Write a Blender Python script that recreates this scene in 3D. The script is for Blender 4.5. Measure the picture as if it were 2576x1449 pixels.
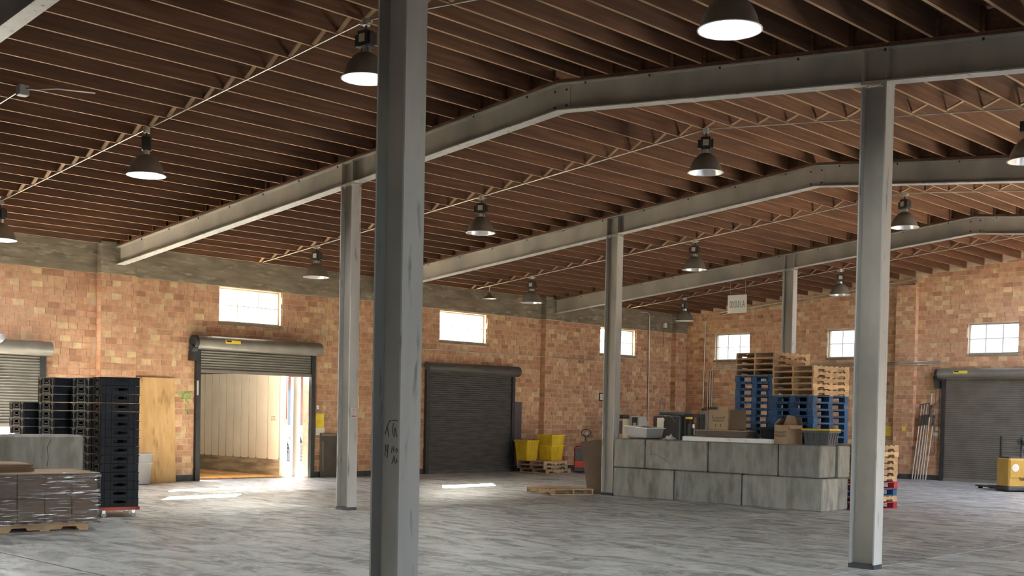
import bpy, math, random
from mathutils import Vector, Matrix, Euler
R = random.Random(7)
ORD = ['topmost'] + [w + ' from the top' for w in 'second third fourth fifth sixth seventh eighth ninth tenth eleventh twelfth thirteenth fourteenth fifteenth sixteenth seventeenth eighteenth nineteenth twentieth twenty-first twenty-second twenty-third'.split()]
PI = math.pi
for o in list(bpy.data.objects): bpy.data.objects.remove(o)
scn = bpy.context.scene
COL = scn.collection

# ------------------------------------------------------------------ camera
CAM = dict(C=(16.6885, -5.7381, 1.7455), yaw=.7691, pitch=-.0259, roll=.0195, f=2988.36, cx=1288.0, cy=1119.27)
def cam_axes():
    cy, sy = math.cos(CAM['yaw']), math.sin(CAM['yaw']); cp, sp = math.cos(CAM['pitch']), math.sin(CAM['pitch'])
    f = Vector((-sy*cp, cy*cp, sp)); r = Vector((cy, sy, 0)); u = r.cross(f)
    c, s = math.cos(CAM['roll']), math.sin(CAM['roll'])
    return c*r + s*u, -s*r + c*u, f
CR, CU, CF = cam_axes(); CC = Vector(CAM['C'])
def project(p):
    d = Vector(p) - CC; z = d.dot(CF)
    if z < .1: return (-9999, -9999, z)
    return (CAM['cx'] + CAM['f']*d.dot(CR)/z, CAM['cy'] - CAM['f']*d.dot(CU)/z, z)
def in_frame(p, m=15):
    u, v, z = project(p)
    return z > .1 and -m < u < 2576 + m and -m < v < 1449 + m
cd = bpy.data.cameras.new('camera'); cam = bpy.data.objects.new('camera', cd); COL.objects.link(cam)
cam.matrix_world = Matrix(((CR.x, CU.x, -CF.x, CC.x), (CR.y, CU.y, -CF.y, CC.y), (CR.z, CU.z, -CF.z, CC.z), (0, 0, 0, 1)))
cd.sensor_fit = 'HORIZONTAL'; cd.sensor_width = 36; cd.lens = CAM['f']/2576*36
cd.shift_x = 0; cd.shift_y = (CAM['cy'] - 724.5)/2576
cd.clip_start = .05; cd.clip_end = 300
scn.camera = cam

# ------------------------------------------------------------------ world, sun, exposure
SUN_DIR = Vector((1.1, -.95, -1.0)).normalized()       # the way the sunlight travels
SKY_STRENGTH = .5
SUN_ENERGY = 60.0
w = bpy.data.worlds.new('world'); scn.world = w; w.use_nodes = True
nt = w.node_tree; nt.nodes.clear()
sky = nt.nodes.new('ShaderNodeTexSky'); sky.sky_type = 'NISHITA'; sky.sun_disc = False
sky.sun_elevation = math.asin(-SUN_DIR.z); sky.sun_rotation = math.atan2(-SUN_DIR.x, -SUN_DIR.y)
sky.air_density = 1.0; sky.dust_density = 2.5; sky.ozone_density = 1.0
bg = nt.nodes.new('ShaderNodeBackground'); bg.inputs[1].default_value = SKY_STRENGTH
wo = nt.nodes.new('ShaderNodeOutputWorld')
hs = nt.nodes.new('ShaderNodeHueSaturation'); hs.inputs['Saturation'].default_value = .68
nt.links.new(sky.outputs[0], hs.inputs['Color']); nt.links.new(hs.outputs[0], bg.inputs[0]); nt.links.new(bg.outputs[0], wo.inputs[0])
sl = bpy.data.lights.new('sun', 'SUN'); sl.energy = SUN_ENERGY; sl.angle = math.radians(.6); sl.color = (1, .93, .8)
so = bpy.data.objects.new('sun', sl); COL.objects.link(so); so.location = (-40, 40, 40)
so.rotation_euler = SUN_DIR.to_track_quat('-Z', 'Y').to_euler()
vs = scn.view_settings
vs.view_transform = 'Standard'; vs.look = 'None'; vs.gamma = 1; vs.use_curve_mapping = False
vs.exposure = 3.08
cy_ = scn.cycles
cy_.max_bounces = 7; cy_.diffuse_bounces = 5; cy_.glossy_bounces = 3; cy_.transmission_bounces = 4; cy_.transparent_max_bounces = 10
cy_.use_denoising = True; cy_.caustics_reflective = False; cy_.caustics_refractive = False
cy_.sample_clamp_indirect = 6.0
cy_.use_adaptive_sampling = True; cy_.adaptive_threshold = .02

# ------------------------------------------------------------------ materials
MATS = {}
def M(name, c1, c2=None, scale=3., rough=.6, metal=0., bump=0., stretch=(1, 1, 1), detail=5., lo=.35, hi=.65,
      coords='pos', vary=0., spec=.5, c3=None, scale3=.6, lo3=.45, hi3=.7, emit=None, rough2=None):
    if name in MATS: return MATS[name]
    m = bpy.data.materials.new(name); m.use_nodes = True; MATS[name] = m
    n = m.node_tree.nodes; l = m.node_tree.links
    b = n['Principled BSDF']
    b.inputs['Roughness'].default_value = rough; b.inputs['Metallic'].default_value = metal
    b.inputs['Specular IOR Level'].default_value = spec
    b.inputs['Base Color'].default_value = (*c1, 1)
    if emit:
        b.inputs['Emission Color'].default_value = (*emit[0], 1); b.inputs['Emission Strength'].default_value = emit[1]
    if c2 is not None:
        if coords == 'pos':
            g = n.new('ShaderNodeNewGeometry'); src = g.outputs['Position']
        else:
            g = n.new('ShaderNodeTexCoord'); src = g.outputs['Object']
        mp = n.new('ShaderNodeMapping'); mp.inputs['Scale'].default_value = stretch; l.new(src, mp.inputs[0])
        if coords == 'objr':
            oi = n.new('ShaderNodeObjectInfo'); mu = n.new('ShaderNodeMath'); mu.operation = 'MULTIPLY'; mu.inputs[1].default_value = 57
            l.new(oi.outputs['Random'], mu.inputs[0]); cb = n.new('ShaderNodeCombineXYZ')
            for i in range(3): l.new(mu.outputs[0], cb.inputs[i])
            l.new(cb.outputs[0], mp.inputs['Location'])
        t = n.new('ShaderNodeTexNoise'); t.inputs['Scale'].default_value = scale; t.inputs['Detail'].default_value = detail
        l.new(mp.outputs[0], t.inputs['Vector'])
        mr = n.new('ShaderNodeMapRange'); mr.inputs[1].default_value = lo; mr.inputs[2].default_value = hi
        l.new(t.outputs[0], mr.inputs[0])
        mx = n.new('ShaderNodeMix'); mx.data_type = 'RGBA'; mx.inputs[6].default_value = (*c1, 1); mx.inputs[7].default_value = (*c2, 1)
        l.new(mr.outputs[0], mx.inputs[0]); out = mx.outputs[2]
        if c3 is not None:
            t3 = n.new('ShaderNodeTexNoise'); t3.inputs['Scale'].default_value = scale3; t3.inputs['Detail'].default_value = 6
            l.new(mp.outputs[0], t3.inputs['Vector'])
            r3 = n.new('ShaderNodeMapRange'); r3.inputs[1].default_value = lo3; r3.inputs[2].default_value = hi3
            l.new(t3.outputs[0], r3.inputs[0])
            m3 = n.new('ShaderNodeMix'); m3.data_type = 'RGBA'; l.new(r3.outputs[0], m3.inputs[0]); l.new(out, m3.inputs[6])
            m3.inputs[7].default_value = (*c3, 1); out = m3.outputs[2]
        if vary:
            oi2 = n.new('ShaderNodeObjectInfo'); vr = n.new('ShaderNodeMapRange'); vr.inputs[3].default_value = 1-vary; vr.inputs[4].default_value = 1+vary
            l.new(oi2.outputs['Random'], vr.inputs[0]); mv = n.new('ShaderNodeMix'); mv.data_type = 'RGBA'; mv.blend_type = 'MULTIPLY'; mv.inputs[0].default_value = 1
            l.new(out, mv.inputs[6]); l.new(vr.outputs[0], mv.inputs[7]); out = mv.outputs[2]
        l.new(out, b.inputs['Base Color'])
        if rough2 is not None:
            rr = n.new('ShaderNodeMapRange'); rr.inputs[3].default_value = rough; rr.inputs[4].default_value = rough2
            l.new(mr.outputs[0], rr.inputs[0]); l.new(rr.outputs[0], b.inputs['Roughness'])
        if bump:
            bp = n.new('ShaderNodeBump'); bp.inputs['Strength'].default_value = bump; bp.inputs['Distance'].default_value = .01
            l.new(t.outputs[0], bp.inputs['Height']); l.new(bp.outputs[0], b.inputs['Normal'])
    return m

def brick_mat():
    m = bpy.data.materials.new('brick'); m.use_nodes = True; n = m.node_tree.nodes; l = m.node_tree.links; b = n['Principled BSDF']
    a = n.new('ShaderNodeAttribute'); a.attribute_name = 'tone'
    cr = n.new('ShaderNodeValToRGB'); e = cr.color_ramp.elements
    e[0].position = 0; e[0].color = (.36, .175, .095, 1); e[1].position = 1; e[1].color = (.66, .47, .26, 1)
    for p, c in ((.18, (.45, .235, .13, 1)), (.45, (.53, .29, .165, 1)), (.72, (.58, .34, .20, 1)), (.86, (.58, .36, .20, 1)), (.93, (.66, .47, .26, 1))):
        x = cr.color_ramp.elements.new(p); x.color = c
    l.new(a.outputs['Fac'], cr.inputs[0])
    g = n.new('ShaderNodeNewGeometry')
    t = n.new('ShaderNodeTexNoise'); t.inputs['Scale'].default_value = 9; t.inputs['Detail'].default_value = 6; l.new(g.outputs['Position'], t.inputs['Vector'])
    mx = n.new('ShaderNodeMix'); mx.data_type = 'RGBA'; mx.blend_type = 'MULTIPLY'; mx.inputs[0].default_value = 1
    mr = n.new('ShaderNodeMapRange'); mr.inputs[1].default_value = .25; mr.inputs[2].default_value = .75; mr.inputs[3].default_value = .72; mr.inputs[4].default_value = 1.25
    l.new(t.outputs[0], mr.inputs[0]); l.new(cr.outputs[0], mx.inputs[6]); l.new(mr.outputs[0], mx.inputs[7])
    # large pale mortar smears
    t2 = n.new('ShaderNodeTexNoise'); t2.inputs['Scale'].default_value = 5; t2.inputs['Detail'].default_value = 8; t2.inputs['Roughness'].default_value = .7; l.new(g.outputs['Position'], t2.inputs['Vector'])
    m2 = n.new('ShaderNodeMapRange'); m2.inputs[1].default_value = .58; m2.inputs[2].default_value = .72; m2.inputs[4].default_value = .55; l.new(t2.outputs[0], m2.inputs[0])
    x2 = n.new('ShaderNodeMix'); x2.data_type = 'RGBA'; l.new(m2.outputs[0], x2.inputs[0]); l.new(mx.outputs[2], x2.inputs[6]); x2.inputs[7].default_value = (.60, .43, .29, 1)
    l.new(x2.outputs[2], b.inputs['Base Color']); b.inputs['Roughness'].default_value = .85
    bp = n.new('ShaderNodeBump'); bp.inputs['Strength'].default_value = .5; bp.inputs['Distance'].default_value = .01
    l.new(t.outputs[0], bp.inputs['Height']); l.new(bp.outputs[0], b.inputs['Normal'])
    return m
def floor_mat():
    m = bpy.data.materials.new('worn_concrete'); m.use_nodes = True; n = m.node_tree.nodes; l = m.node_tree.links; b = n['Principled BSDF']
    g = n.new('ShaderNodeNewGeometry')
    def noise(scale, det, st=(1, 1, 1), rot=0, dist=0., ro=.5):
        mp = n.new('ShaderNodeMapping'); mp.inputs['Scale'].default_value = st; mp.inputs['Rotation'].default_value = (0, 0, rot)
        l.new(g.outputs['Position'], mp.inputs[0])
        t = n.new('ShaderNodeTexNoise'); t.inputs['Scale'].default_value = scale; t.inputs['Detail'].default_value = det
        t.inputs['Distortion'].default_value = dist; t.inputs['Roughness'].default_value = ro
        l.new(mp.outputs[0], t.inputs['Vector']); return t.outputs[0]
    def rng(s, a, bb, c=0., d=1.):
        r = n.new('ShaderNodeMapRange'); r.inputs[1].default_value = a; r.inputs[2].default_value = bb; r.inputs[3].default_value = c; r.inputs[4].default_value = d
        l.new(s, r.inputs[0]); return r.outputs[0]
    def mix(f, A, B, bt='MIX'):
        x = n.new('ShaderNodeMix'); x.data_type = 'RGBA'; x.blend_type = bt
        if isinstance(f, float): x.inputs[0].default_value = f
        else: l.new(f, x.inputs[0])
        for i, v in ((6, A), (7, B)):
            if isinstance(v, tuple): x.inputs[i].default_value = (*v, 1)
            else: l.new(v, x.inputs[i])
        return x.outputs[2]
    big = rng(noise(.35, 5), .35, .65)
    mid = rng(noise(1.3, 9, (1, 1, 1), 0, 1.0, .62), .44, .58)
    st = rng(noise(1.0, 10, (1, 2.6, 1), .75, 1.4, .7), .45, .59, 0, .9)       # long wear streaks
    st2 = rng(noise(1.7, 10, (2.2, 1, 1), .4, 1.6, .68), .55, .66)
    fine = rng(noise(18, 4), .3, .7)
    c = mix(big, (.50, .505, .465), (.605, .61, .565))
    c = mix(mid, c, (.66, .665, .62))
    c = mix(st, c, (.15, .15, .137))
    c = mix(st2, c, (.73, .735, .69))
    c = mix(rng(noise(18, 4), .3, .7, 0, .35), c, (.48, .47, .445))
    l.new(c, b.inputs['Base Color'])
    l.new(rng(noise(1.2, 7, (1, 3, 1), .7, .8), .35, .65, .36, .62), b.inputs['Roughness'])
    b.inputs['Specular IOR Level'].default_value = .4
    bp = n.new('ShaderNodeBump'); bp.inputs['Strength'].default_value = .12; bp.inputs['Distance'].default_value = .02
    l.new(noise(3.0, 8, (1, 2, 1), .7), bp.inputs['Height']); l.new(bp.outputs[0], b.inputs['Normal'])
    return m
def glass_mat():
    m = bpy.data.materials.new('window_glass'); m.use_nodes = True; n = m.node_tree.nodes; l = m.node_tree.links; n.clear()
    o = n.new('ShaderNodeOutputMaterial'); tr = n.new('ShaderNodeBsdfTransparent'); tr.inputs[0].default_value = (.92, .95, .93, 1)
    gl = n.new('ShaderNodeBsdfGlossy'); gl.inputs['Roughness'].default_value = .05
    mx = n.new('ShaderNodeMixShader'); mx.inputs[0].default_value = .06
    l.new(tr.outputs[0], mx.inputs[1]); l.new(gl.outputs[0], mx.inputs[2]); l.new(mx.outputs[0], o.inputs[0]); return m
def film_mat():
    m = bpy.data.materials.new('stretch_film'); m.use_nodes = True; n = m.node_tree.nodes; l = m.node_tree.links; n.clear()
    o = n.new('ShaderNodeOutputMaterial'); tr = n.new('ShaderNodeBsdfTransparent'); tr.inputs[0].default_value = (.9, .9, .9, 1)
    gl = n.new('ShaderNodeBsdfGlossy'); gl.inputs['Roughness'].default_value = .2; gl.inputs[0].default_value = (.95, .95, 1, 1)
    g = n.new('ShaderNodeNewGeometry'); mp = n.new('ShaderNodeMapping'); mp.inputs['Scale'].default_value = (1.2, 1.2, 16); mp.inputs['Rotation'].default_value = (.10, .05, 0)
    l.new(g.outputs['Position'], mp.inputs[0]); t = n.new('ShaderNodeTexNoise'); t.inputs['Scale'].default_value = 2.4; t.inputs['Detail'].default_value = 9; t.inputs['Distortion'].default_value = 1.2
    l.new(mp.outputs[0], t.inputs['Vector'])
    bp = n.new('ShaderNodeBump'); bp.inputs['Strength'].default_value = 1; bp.inputs['Distance'].default_value = .05; l.new(t.outputs[0], bp.inputs['Height']); l.new(bp.outputs[0], gl.inputs['Normal'])
    mr = n.new('ShaderNodeMapRange'); mr.inputs[1].default_value = .54; mr.inputs[2].default_value = .64; mr.inputs[3].default_value = .09; mr.inputs[4].default_value = .95
    l.new(t.outputs[0], mr.inputs[0])
    mx = n.new('ShaderNodeMixShader'); l.new(mr.outputs[0], mx.inputs[0])
    l.new(tr.outputs[0], mx.inputs[1]); l.new(gl.outputs[0], mx.inputs[2]); l.new(mx.outputs[0], o.inputs[0]); return m

BRICK = brick_mat(); FLOOR = floor_mat(); GLASS = glass_mat(); FILM = film_mat()
MORTAR = M('mortar', (.66, .51, .37), (.52, .38, .26), 6, .9)
CONC = M('bond_beam_concrete', (.165, .135, .092), (.28, .235, .17), 1.2, .85, bump=.3, stretch=(2, 1.2, 5), c3=(.37, .33, .255), scale3=2.2, lo3=.55, hi3=.72)
BLOCKM = M('block_concrete', (.25, .235, .205), (.33, .315, .28), 3, .9, bump=.5, stretch=(3, 3, 1), c3=(.17, .155, .13), scale3=1.9, lo3=.5, hi3=.72, vary=.16)
STEEL = M('painted_steel', (.34, .305, .25), (.42, .38, .32), 1.8, .48, bump=.05, stretch=(1, 1, .5), c3=(.25, .235, .21), scale3=1.1)
STEELF = M('worn_painted_steel', (.40, .39, .365), (.48, .47, .44), 2.2, .5, bump=.1, stretch=(2, 2, .35), c3=(.20, .195, .18), scale3=6, lo3=.6, hi3=.72)
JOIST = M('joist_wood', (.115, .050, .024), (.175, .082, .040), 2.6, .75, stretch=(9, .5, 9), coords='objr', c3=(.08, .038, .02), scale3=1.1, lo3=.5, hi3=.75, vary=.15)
JEDGE = M('lit_joist_edge', (.34, .20, .11), (.42, .26, .15), 2.6, .7, stretch=(9, .5, 9), coords='objr')  # joist undersides coloured paler, standing in for light from the floor
JOISTL = M('strut_wood', (.30, .18, .10), (.40, .25, .145), 3, .75, stretch=(2, 2, 2), coords='objr')
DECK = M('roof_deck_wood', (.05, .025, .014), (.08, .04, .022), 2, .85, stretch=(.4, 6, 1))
PALW = M('pallet_wood', (.46, .29, .15), (.58, .39, .22), 3, .8, stretch=(3, 3, 3), coords='objr', c3=(.30, .19, .11), scale3=1.5, lo3=.52, hi3=.75, vary=.22)
PALG = M('weathered_pallet_wood', (.30, .21, .14), (.42, .31, .21), 3, .85, stretch=(3, 3, 3), coords='objr')
PALB = M('blue_pallet_paint', (.008, .048, .135), (.018, .085, .21), 3, .65, coords='objr', c3=(.07, .12, .19), scale3=2, lo3=.62, hi3=.8, vary=.3)
PALR = M('red_pallet_paint', (.32, .015, .03), (.42, .04, .05), 3, .65, coords='objr')
PLY = M('plywood', (.50, .30, .12), (.60, .38, .17), 2.2, .8, stretch=(3, 3, .7), c3=(.30, .17, .07), scale3=2.6, lo3=.55, hi3=.72)
DOORG = M('shutter_grey', (.20, .182, .155), (.25, .23, .20), 2, .4, metal=.35)
DOORD = M('shutter_dark', (.085, .078, .072), (.13, .122, .115), 2, .42, metal=.3, stretch=(1, 1, 6))
BLACKM = M('black_metal', (.018, .018, .018), (.03, .03, .03), 5, .5)
BASEP = M('base_paint', (.035, .035, .037), (.08, .078, .076), 4, .7)
CARD = M('cardboard', (.36, .24, .14), (.42, .29, .175), 3, .85)
CARDD = M('brown_cardboard', (.13, .082, .052), (.17, .108, .068), 2, .85)
CRATE = M('black_crate_plastic', (.006, .008, .013), (.012, .014, .02), 6, .5, coords='objr', spec=.25)
CRATEL = M('crate_rim_sheen', (.20, .20, .185), (.36, .355, .32), 9, .5, coords='objr', stretch=(4, 4, 4))  # paler colour carries the sheen on tray rims, ribs and handles
YEL = M('yellow_plastic', (.62, .42, .02), (.72, .50, .03), 4, .45)
REDP = M('red_paint', (.42, .05, .025), (.50, .08, .04), 3, .45)
ORGY = M('lift_truck_yellow', (.55, .33, .06), (.62, .39, .09), 3, .45)
GREYP = M('grey_plastic', (.33, .32, .31), (.38, .37, .36), 3, .5)
DGREY = M('dark_grey_plastic', (.06, .06, .065), (.085, .085, .09), 4, .5)
WHITE = M('white_panel', (.70, .66, .58), (.76, .72, .64), 1.5, .5)
WHITEP = M('white_paint', (.78, .76, .72), (.84, .82, .79), 6, .6, c3=(.6, .57, .53), scale3=8, lo3=.6, hi3=.75)
PAPER = M('paper', (.80, .78, .72), (.76, .73, .66), 2, .8)
YPAPER = M('yellow_paper', (.80, .58, .04), (.85, .65, .08), 2, .7)
CHROME = M('galvanised_steel', (.62, .61, .58), (.72, .71, .69), 6, .3, metal=.85)
CONDUIT = M('conduit_steel', (.55, .52, .46), (.62, .59, .53), 6, .4, metal=.6)
INK = M('ink', (.02, .02, .02))
SHADE = M('lamp_shade_aluminium', (.22, .19, .155), (.27, .235, .195), 5, .45, metal=.3)
REFL = M('lamp_reflector', (.85, .85, .83), None, rough=.28, metal=.75)
LITR = M('lit_lamp_reflector', (.95, .95, .95), None, rough=.5)
BULB = M('lit_bulb', (1, 1, 1), emit=((.95, .98, 1), 60.0))
BULBO = M('bulb_off', (.7, .7, .7), rough=.2)
RUBBER = M('rubber', (.02, .02, .02), rough=.8)
WINF = M('window_frame_steel', (.45, .42, .34), (.52, .49, .40), 5, .5)
ASPH = M('outside_concrete', (.055, .058, .065), (.07, .073, .08), 1, .9)
BLUEP = M('blue_building_paint', (.018, .036, .065), (.024, .044, .075), 2, .7)
TARP = M('blue_tarp', (.018, .036, .065), (.03, .05, .08), 2, .5, bump=.4)
FARBR = None

# ------------------------------------------------------------------ mesh helpers
class MB:
    def __init__(s): s.v = []; s.f = []; s.sm = []
    def add(s, vs_, fs, smooth=False):
        b = len(s.v); s.v += [tuple(p) for p in vs_]; s.f += [tuple(i + b for i in f) for f in fs]; s.sm += [smooth]*len(fs); return s
    def box(s, x0, x1, y0, y1, z0, z1):
        return s.add([(x0, y0, z0), (x1, y0, z0), (x1, y1, z0), (x0, y1, z0), (x0, y0, z1), (x1, y0, z1), (x1, y1, z1), (x0, y1, z1)],
                     [(0, 3, 2, 1), (4, 5, 6, 7), (0, 1, 5, 4), (1, 2, 6, 5), (2, 3, 7, 6), (3, 0, 4, 7)])
    def cbox(s, x0, x1, y0, y1, z0, z1, c):
        "box with chamfered vertical and horizontal edges"
        c = min(c, (x1-x0)*.45, (y1-y0)*.45, (z1-z0)*.45)
        def ring(i, z): return [(x0+i+c, y0+i, z), (x1-i-c, y0+i, z), (x1-i, y0+i+c, z), (x1-i, y1-i-c, z), (x1-i-c, y1-i, z), (x0+i+c, y1-i, z), (x0+i, y1-i-c, z), (x0+i, y0+i+c, z)]
        rs = [ring(c, z0), ring(0, z0+c), ring(0, z1-c), ring(c, z1)]
        vs_ = [p for r in rs for p in r]; fs = [tuple(reversed(range(8))), tuple(range(24, 32))]
        for k in range(3):
            for i in range(8):
                j = (i+1) % 8; fs.append((k*8+i, k*8+j, k*8+8+j, k*8+8+i))
        return s.add(vs_, fs)
    def obox(s, M4, sx, sy, sz):
        p = [M4 @ Vector((a*sx/2, b*sy/2, c*sz/2)) for c in (-1, 1) for b in (-1, 1) for a in (-1, 1)]
        return s.add(p, [(0, 2, 3, 1), (4, 5, 7, 6), (0, 1, 5, 4), (1, 3, 7, 5), (3, 2, 6, 7), (2, 0, 4, 6)])
    def bar(s, p, q, w_, h_, up=(0, 0, 1)):
        p = Vector(p); q = Vector(q); d = (q-p); L = d.length; d.normalize(); x = d.cross(Vector(up)).normalized(); z = x.cross(d)
        m = Matrix(((x.x, d.x, z.x, 0), (x.y, d.y, z.y, 0), (x.z, d.z, z.z, 0), (0, 0, 0, 1))); m.translation = (p+q)/2
        return s.obox(m, w_, L, h_)
    def cyl(s, p, q, r, n=10, r2=None, caps=True):
        p = Vector(p); q = Vector(q); d = (q-p).normalized(); a = Vector((1, 0, 0)) if abs(d.x) < .9 else Vector((0, 1, 0))
        x = d.cross(a).normalized(); y = d.cross(x); r2 = r if r2 is None else r2
        vs_ = [p + (x*math.cos(t)+y*math.sin(t))*r for t in [2*PI*i/n for i in range(n)]] + [q + (x*math.cos(t)+y*math.sin(t))*r2 for t in [2*PI*i/n for i in range(n)]]
        s.add(vs_, [(i, i+n, (i+1) % n+n, (i+1) % n) for i in range(n)], True)
        if caps: s.add(vs_, [tuple(range(n)), tuple(reversed(range(n, 2*n)))])
        return s
    def tube(s, pts, r, n=8):
        pts = [Vector(p) for p in pts]; rings = []; x = None
        for i, p in enumerate(pts):
            d = (pts[min(i+1, len(pts)-1)] - pts[max(i-1, 0)]).normalized()
            if x is None:
                a = Vector((1, 0, 0)) if abs(d.x) < .9 else Vector((0, 1, 0)); x = d.cross(a).normalized()
            else: x = (x - d*x.dot(d)).normalized()
            y = d.cross(x); rings.append([p + (x*math.cos(2*PI*k/n)+y*math.sin(2*PI*k/n))*r for k in range(n)])
        vs_ = [q for rg in rings for q in rg]; fs = []
        for i in range(len(pts)-1):
            for k in range(n): fs.append((i*n+k, i*n+(k+1) % n, (i+1)*n+(k+1) % n, (i+1)*n+k))
        s.add(vs_, fs, True); s.add(vs_, [tuple(reversed(range(n))), tuple(range(len(vs_)-n, len(vs_)))]); return s
    def lathe(s, prof, n=28, c=(0, 0), smooth=True):
        vs_ = []; fs = []
        for r, z in prof:
            for k in range(n): t = 2*PI*k/n; vs_.append((c[0]+r*math.cos(t), c[1]+r*math.sin(t), z))
        for i in range(len(prof)-1):
            for k in range(n): fs.append((i*n+k, i*n+(k+1) % n, (i+1)*n+(k+1) % n, (i+1)*n+k))
        return s.add(vs_, fs, smooth)
    def prism(s, poly, axis, a, b):
        "extrude polygon; axis 'x': poly=(y,z), 'y': poly=(x,z), 'z': poly=(x,y)"
        def P(t, p): return (t, p[0], p[1]) if axis == 'x' else ((p[0], t, p[1]) if axis == 'y' else (p[0], p[1], t))
        n = len(poly); vs_ = [P(a, p) for p in poly] + [P(b, p) for p in poly]
        fs = [tuple(range(n)), tuple(reversed(range(n, 2*n)))] + [(i, i+n, (i+1) % n+n, (i+1) % n) for i in range(n)]
        return s.add(vs_, fs)
    def xf(s, m):
        s.v = [tuple(m @ Vector(p)) for p in s.v]; return s
    def mesh(s, name, mat, tone=None):
        me = bpy.data.meshes.new(name); me.from_pydata(s.v, [], s.f); me.materials.append(mat)
        me.polygons.foreach_set('use_smooth', s.sm)
        if tone is not None:
            a = me.attributes.new('tone', 'FLOAT', 'FACE'); a.data.foreach_set('value', tone)
        me.update(); return me
    def build(s, name, mat, parent=None, tone=None):
        o = bpy.data.objects.new(name, s.mesh(name, mat, tone)); COL.objects.link(o)
        if parent is not None: o.parent = parent
        return o
def link(name, me, parent=None, loc=None, rot=None):
    o = bpy.data.objects.new(name, me); COL.objects.link(o)
    if parent is not None: o.parent = parent
    if loc is not None: o.location = loc
    if rot is not None: o.rotation_euler = rot
    return o
def tag(o, label, cat, group=None):
    o['label'] = label; o['category'] = cat
    if group: o['group'] = group
    return o
def thing(name, label, cat, loc=(0, 0, 0), rz=0, group=None, tilt=(0, 0)):
    o = bpy.data.objects.new(name, None); COL.objects.link(o); o.empty_display_size = .1
    o.location = loc; o.rotation_euler = (tilt[0], tilt[1], rz); return tag(o, label, cat, group)
def struct(o):
    o['kind'] = 'structure'; return o
def sroot(name, loc=(0, 0, 0)):
    o = bpy.data.objects.new(name, None); COL.objects.link(o); o.location = loc; return struct(o)
def stuff(o):
    o['kind'] = 'stuff'; return o
def part(name, mat, parent, *boxes):
    m = MB()
    for b in boxes: m.box(*b)
    return m.build(name, mat, parent)
def text_mesh(name, s, size, mat, depth=.001, font_bold=False):
    cu = bpy.data.curves.new(name, 'FONT'); cu.body = s; cu.size = size; cu.align_x = 'CENTER'; cu.align_y = 'CENTER'; cu.extrude = depth
    if font_bold: cu.offset = size*.02
    t = bpy.data.objects.new(name, cu); COL.objects.link(t)
    dg = bpy.context.evaluated_depsgraph_get()
    me = bpy.data.meshes.new_from_object(t.evaluated_get(dg)); me.name = name
    bpy.data.objects.remove(t); me.materials.clear(); me.materials.append(mat); return me

# ------------------------------------------------------------------ main dimensions
XL, XR_, YB, YF = -8.52, 18.40, 28.94, -14.6
D = 7.314; XRIDGE = 4.94; SL = .0965
def zb(x): return 6.194 - SL*abs(x - XRIDGE)          # underside of the steel beams
BH = .40; NAIL = .05; JD = .286
def zj(x): return zb(x) + BH + NAIL                     # underside of the joists

# ------------------------------------------------------------------ floor
floor = struct(MB().box(XL-.3, XR_+.3, YF-.3, YB+.3, -.4, -.02).build('floor', BASEP))
fx = [XL-.3, -4.62, -.30, 4.95, 9.99, 14.9, XR_+.3]; fy = [YF-.3, -7.25, .12, 7.3, 14.75, 21.9, YB+.3]
for i in range(6):
    for j in range(6):
        g = .012
        MB().box(fx[i]+g, fx[i+1]-g, fy[j]+g, fy[j+1]-g, -.15, 0).build('floor_slab', FLOOR, floor)

# ------------------------------------------------------------------ walls with openings
def wall_core(n_axis, a, b, lo, hi, z0, ztop, openings, name, mat):
    "n_axis 0: wall spans y (lo..hi) between x=a..b ; 1: spans x between y=a..b. ztop: number or function of coordinate"
    cuts = sorted(set([lo, hi] + [c for o in openings for c in (o[0], o[1]) if lo < c < hi]))
    if callable(ztop) and lo < XRIDGE < hi: cuts = sorted(set(cuts + [XRIDGE]))
    m = MB()
    for c0, c1 in zip(cuts[:-1], cuts[1:]):
        mid = (c0+c1)/2; zs = sorted([(o[2], o[3]) for o in openings if o[0] <= mid <= o[1]]); z = z0
        segs = []
        for q0, q1 in zs:
            if q0 > z + .001: segs.append((z, q0))
            z = max(z, q1)
        t0, t1 = (ztop(c0), ztop(c1)) if callable(ztop) else (ztop, ztop)
        for s0, s1 in segs: 
            m.box(a, b, c0, c1, s0, s1) if n_axis == 0 else m.box(c0, c1, a, b, s0, s1)
        poly = [(c0, z), (c1, z), (c1, t1), (c0, t0)]
        m.prism(poly, 'x' if n_axis == 0 else 'y', a, b)
    return struct(m.build(name, mat))
CH, BL, MJ = .142, .258, .013
def tone():
    t = R.random()
    if t < .10: return R.uniform(.9, 1.0)
    if t < .18: return R.uniform(.0, .2)
    return R.uniform(.2, .88)
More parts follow.
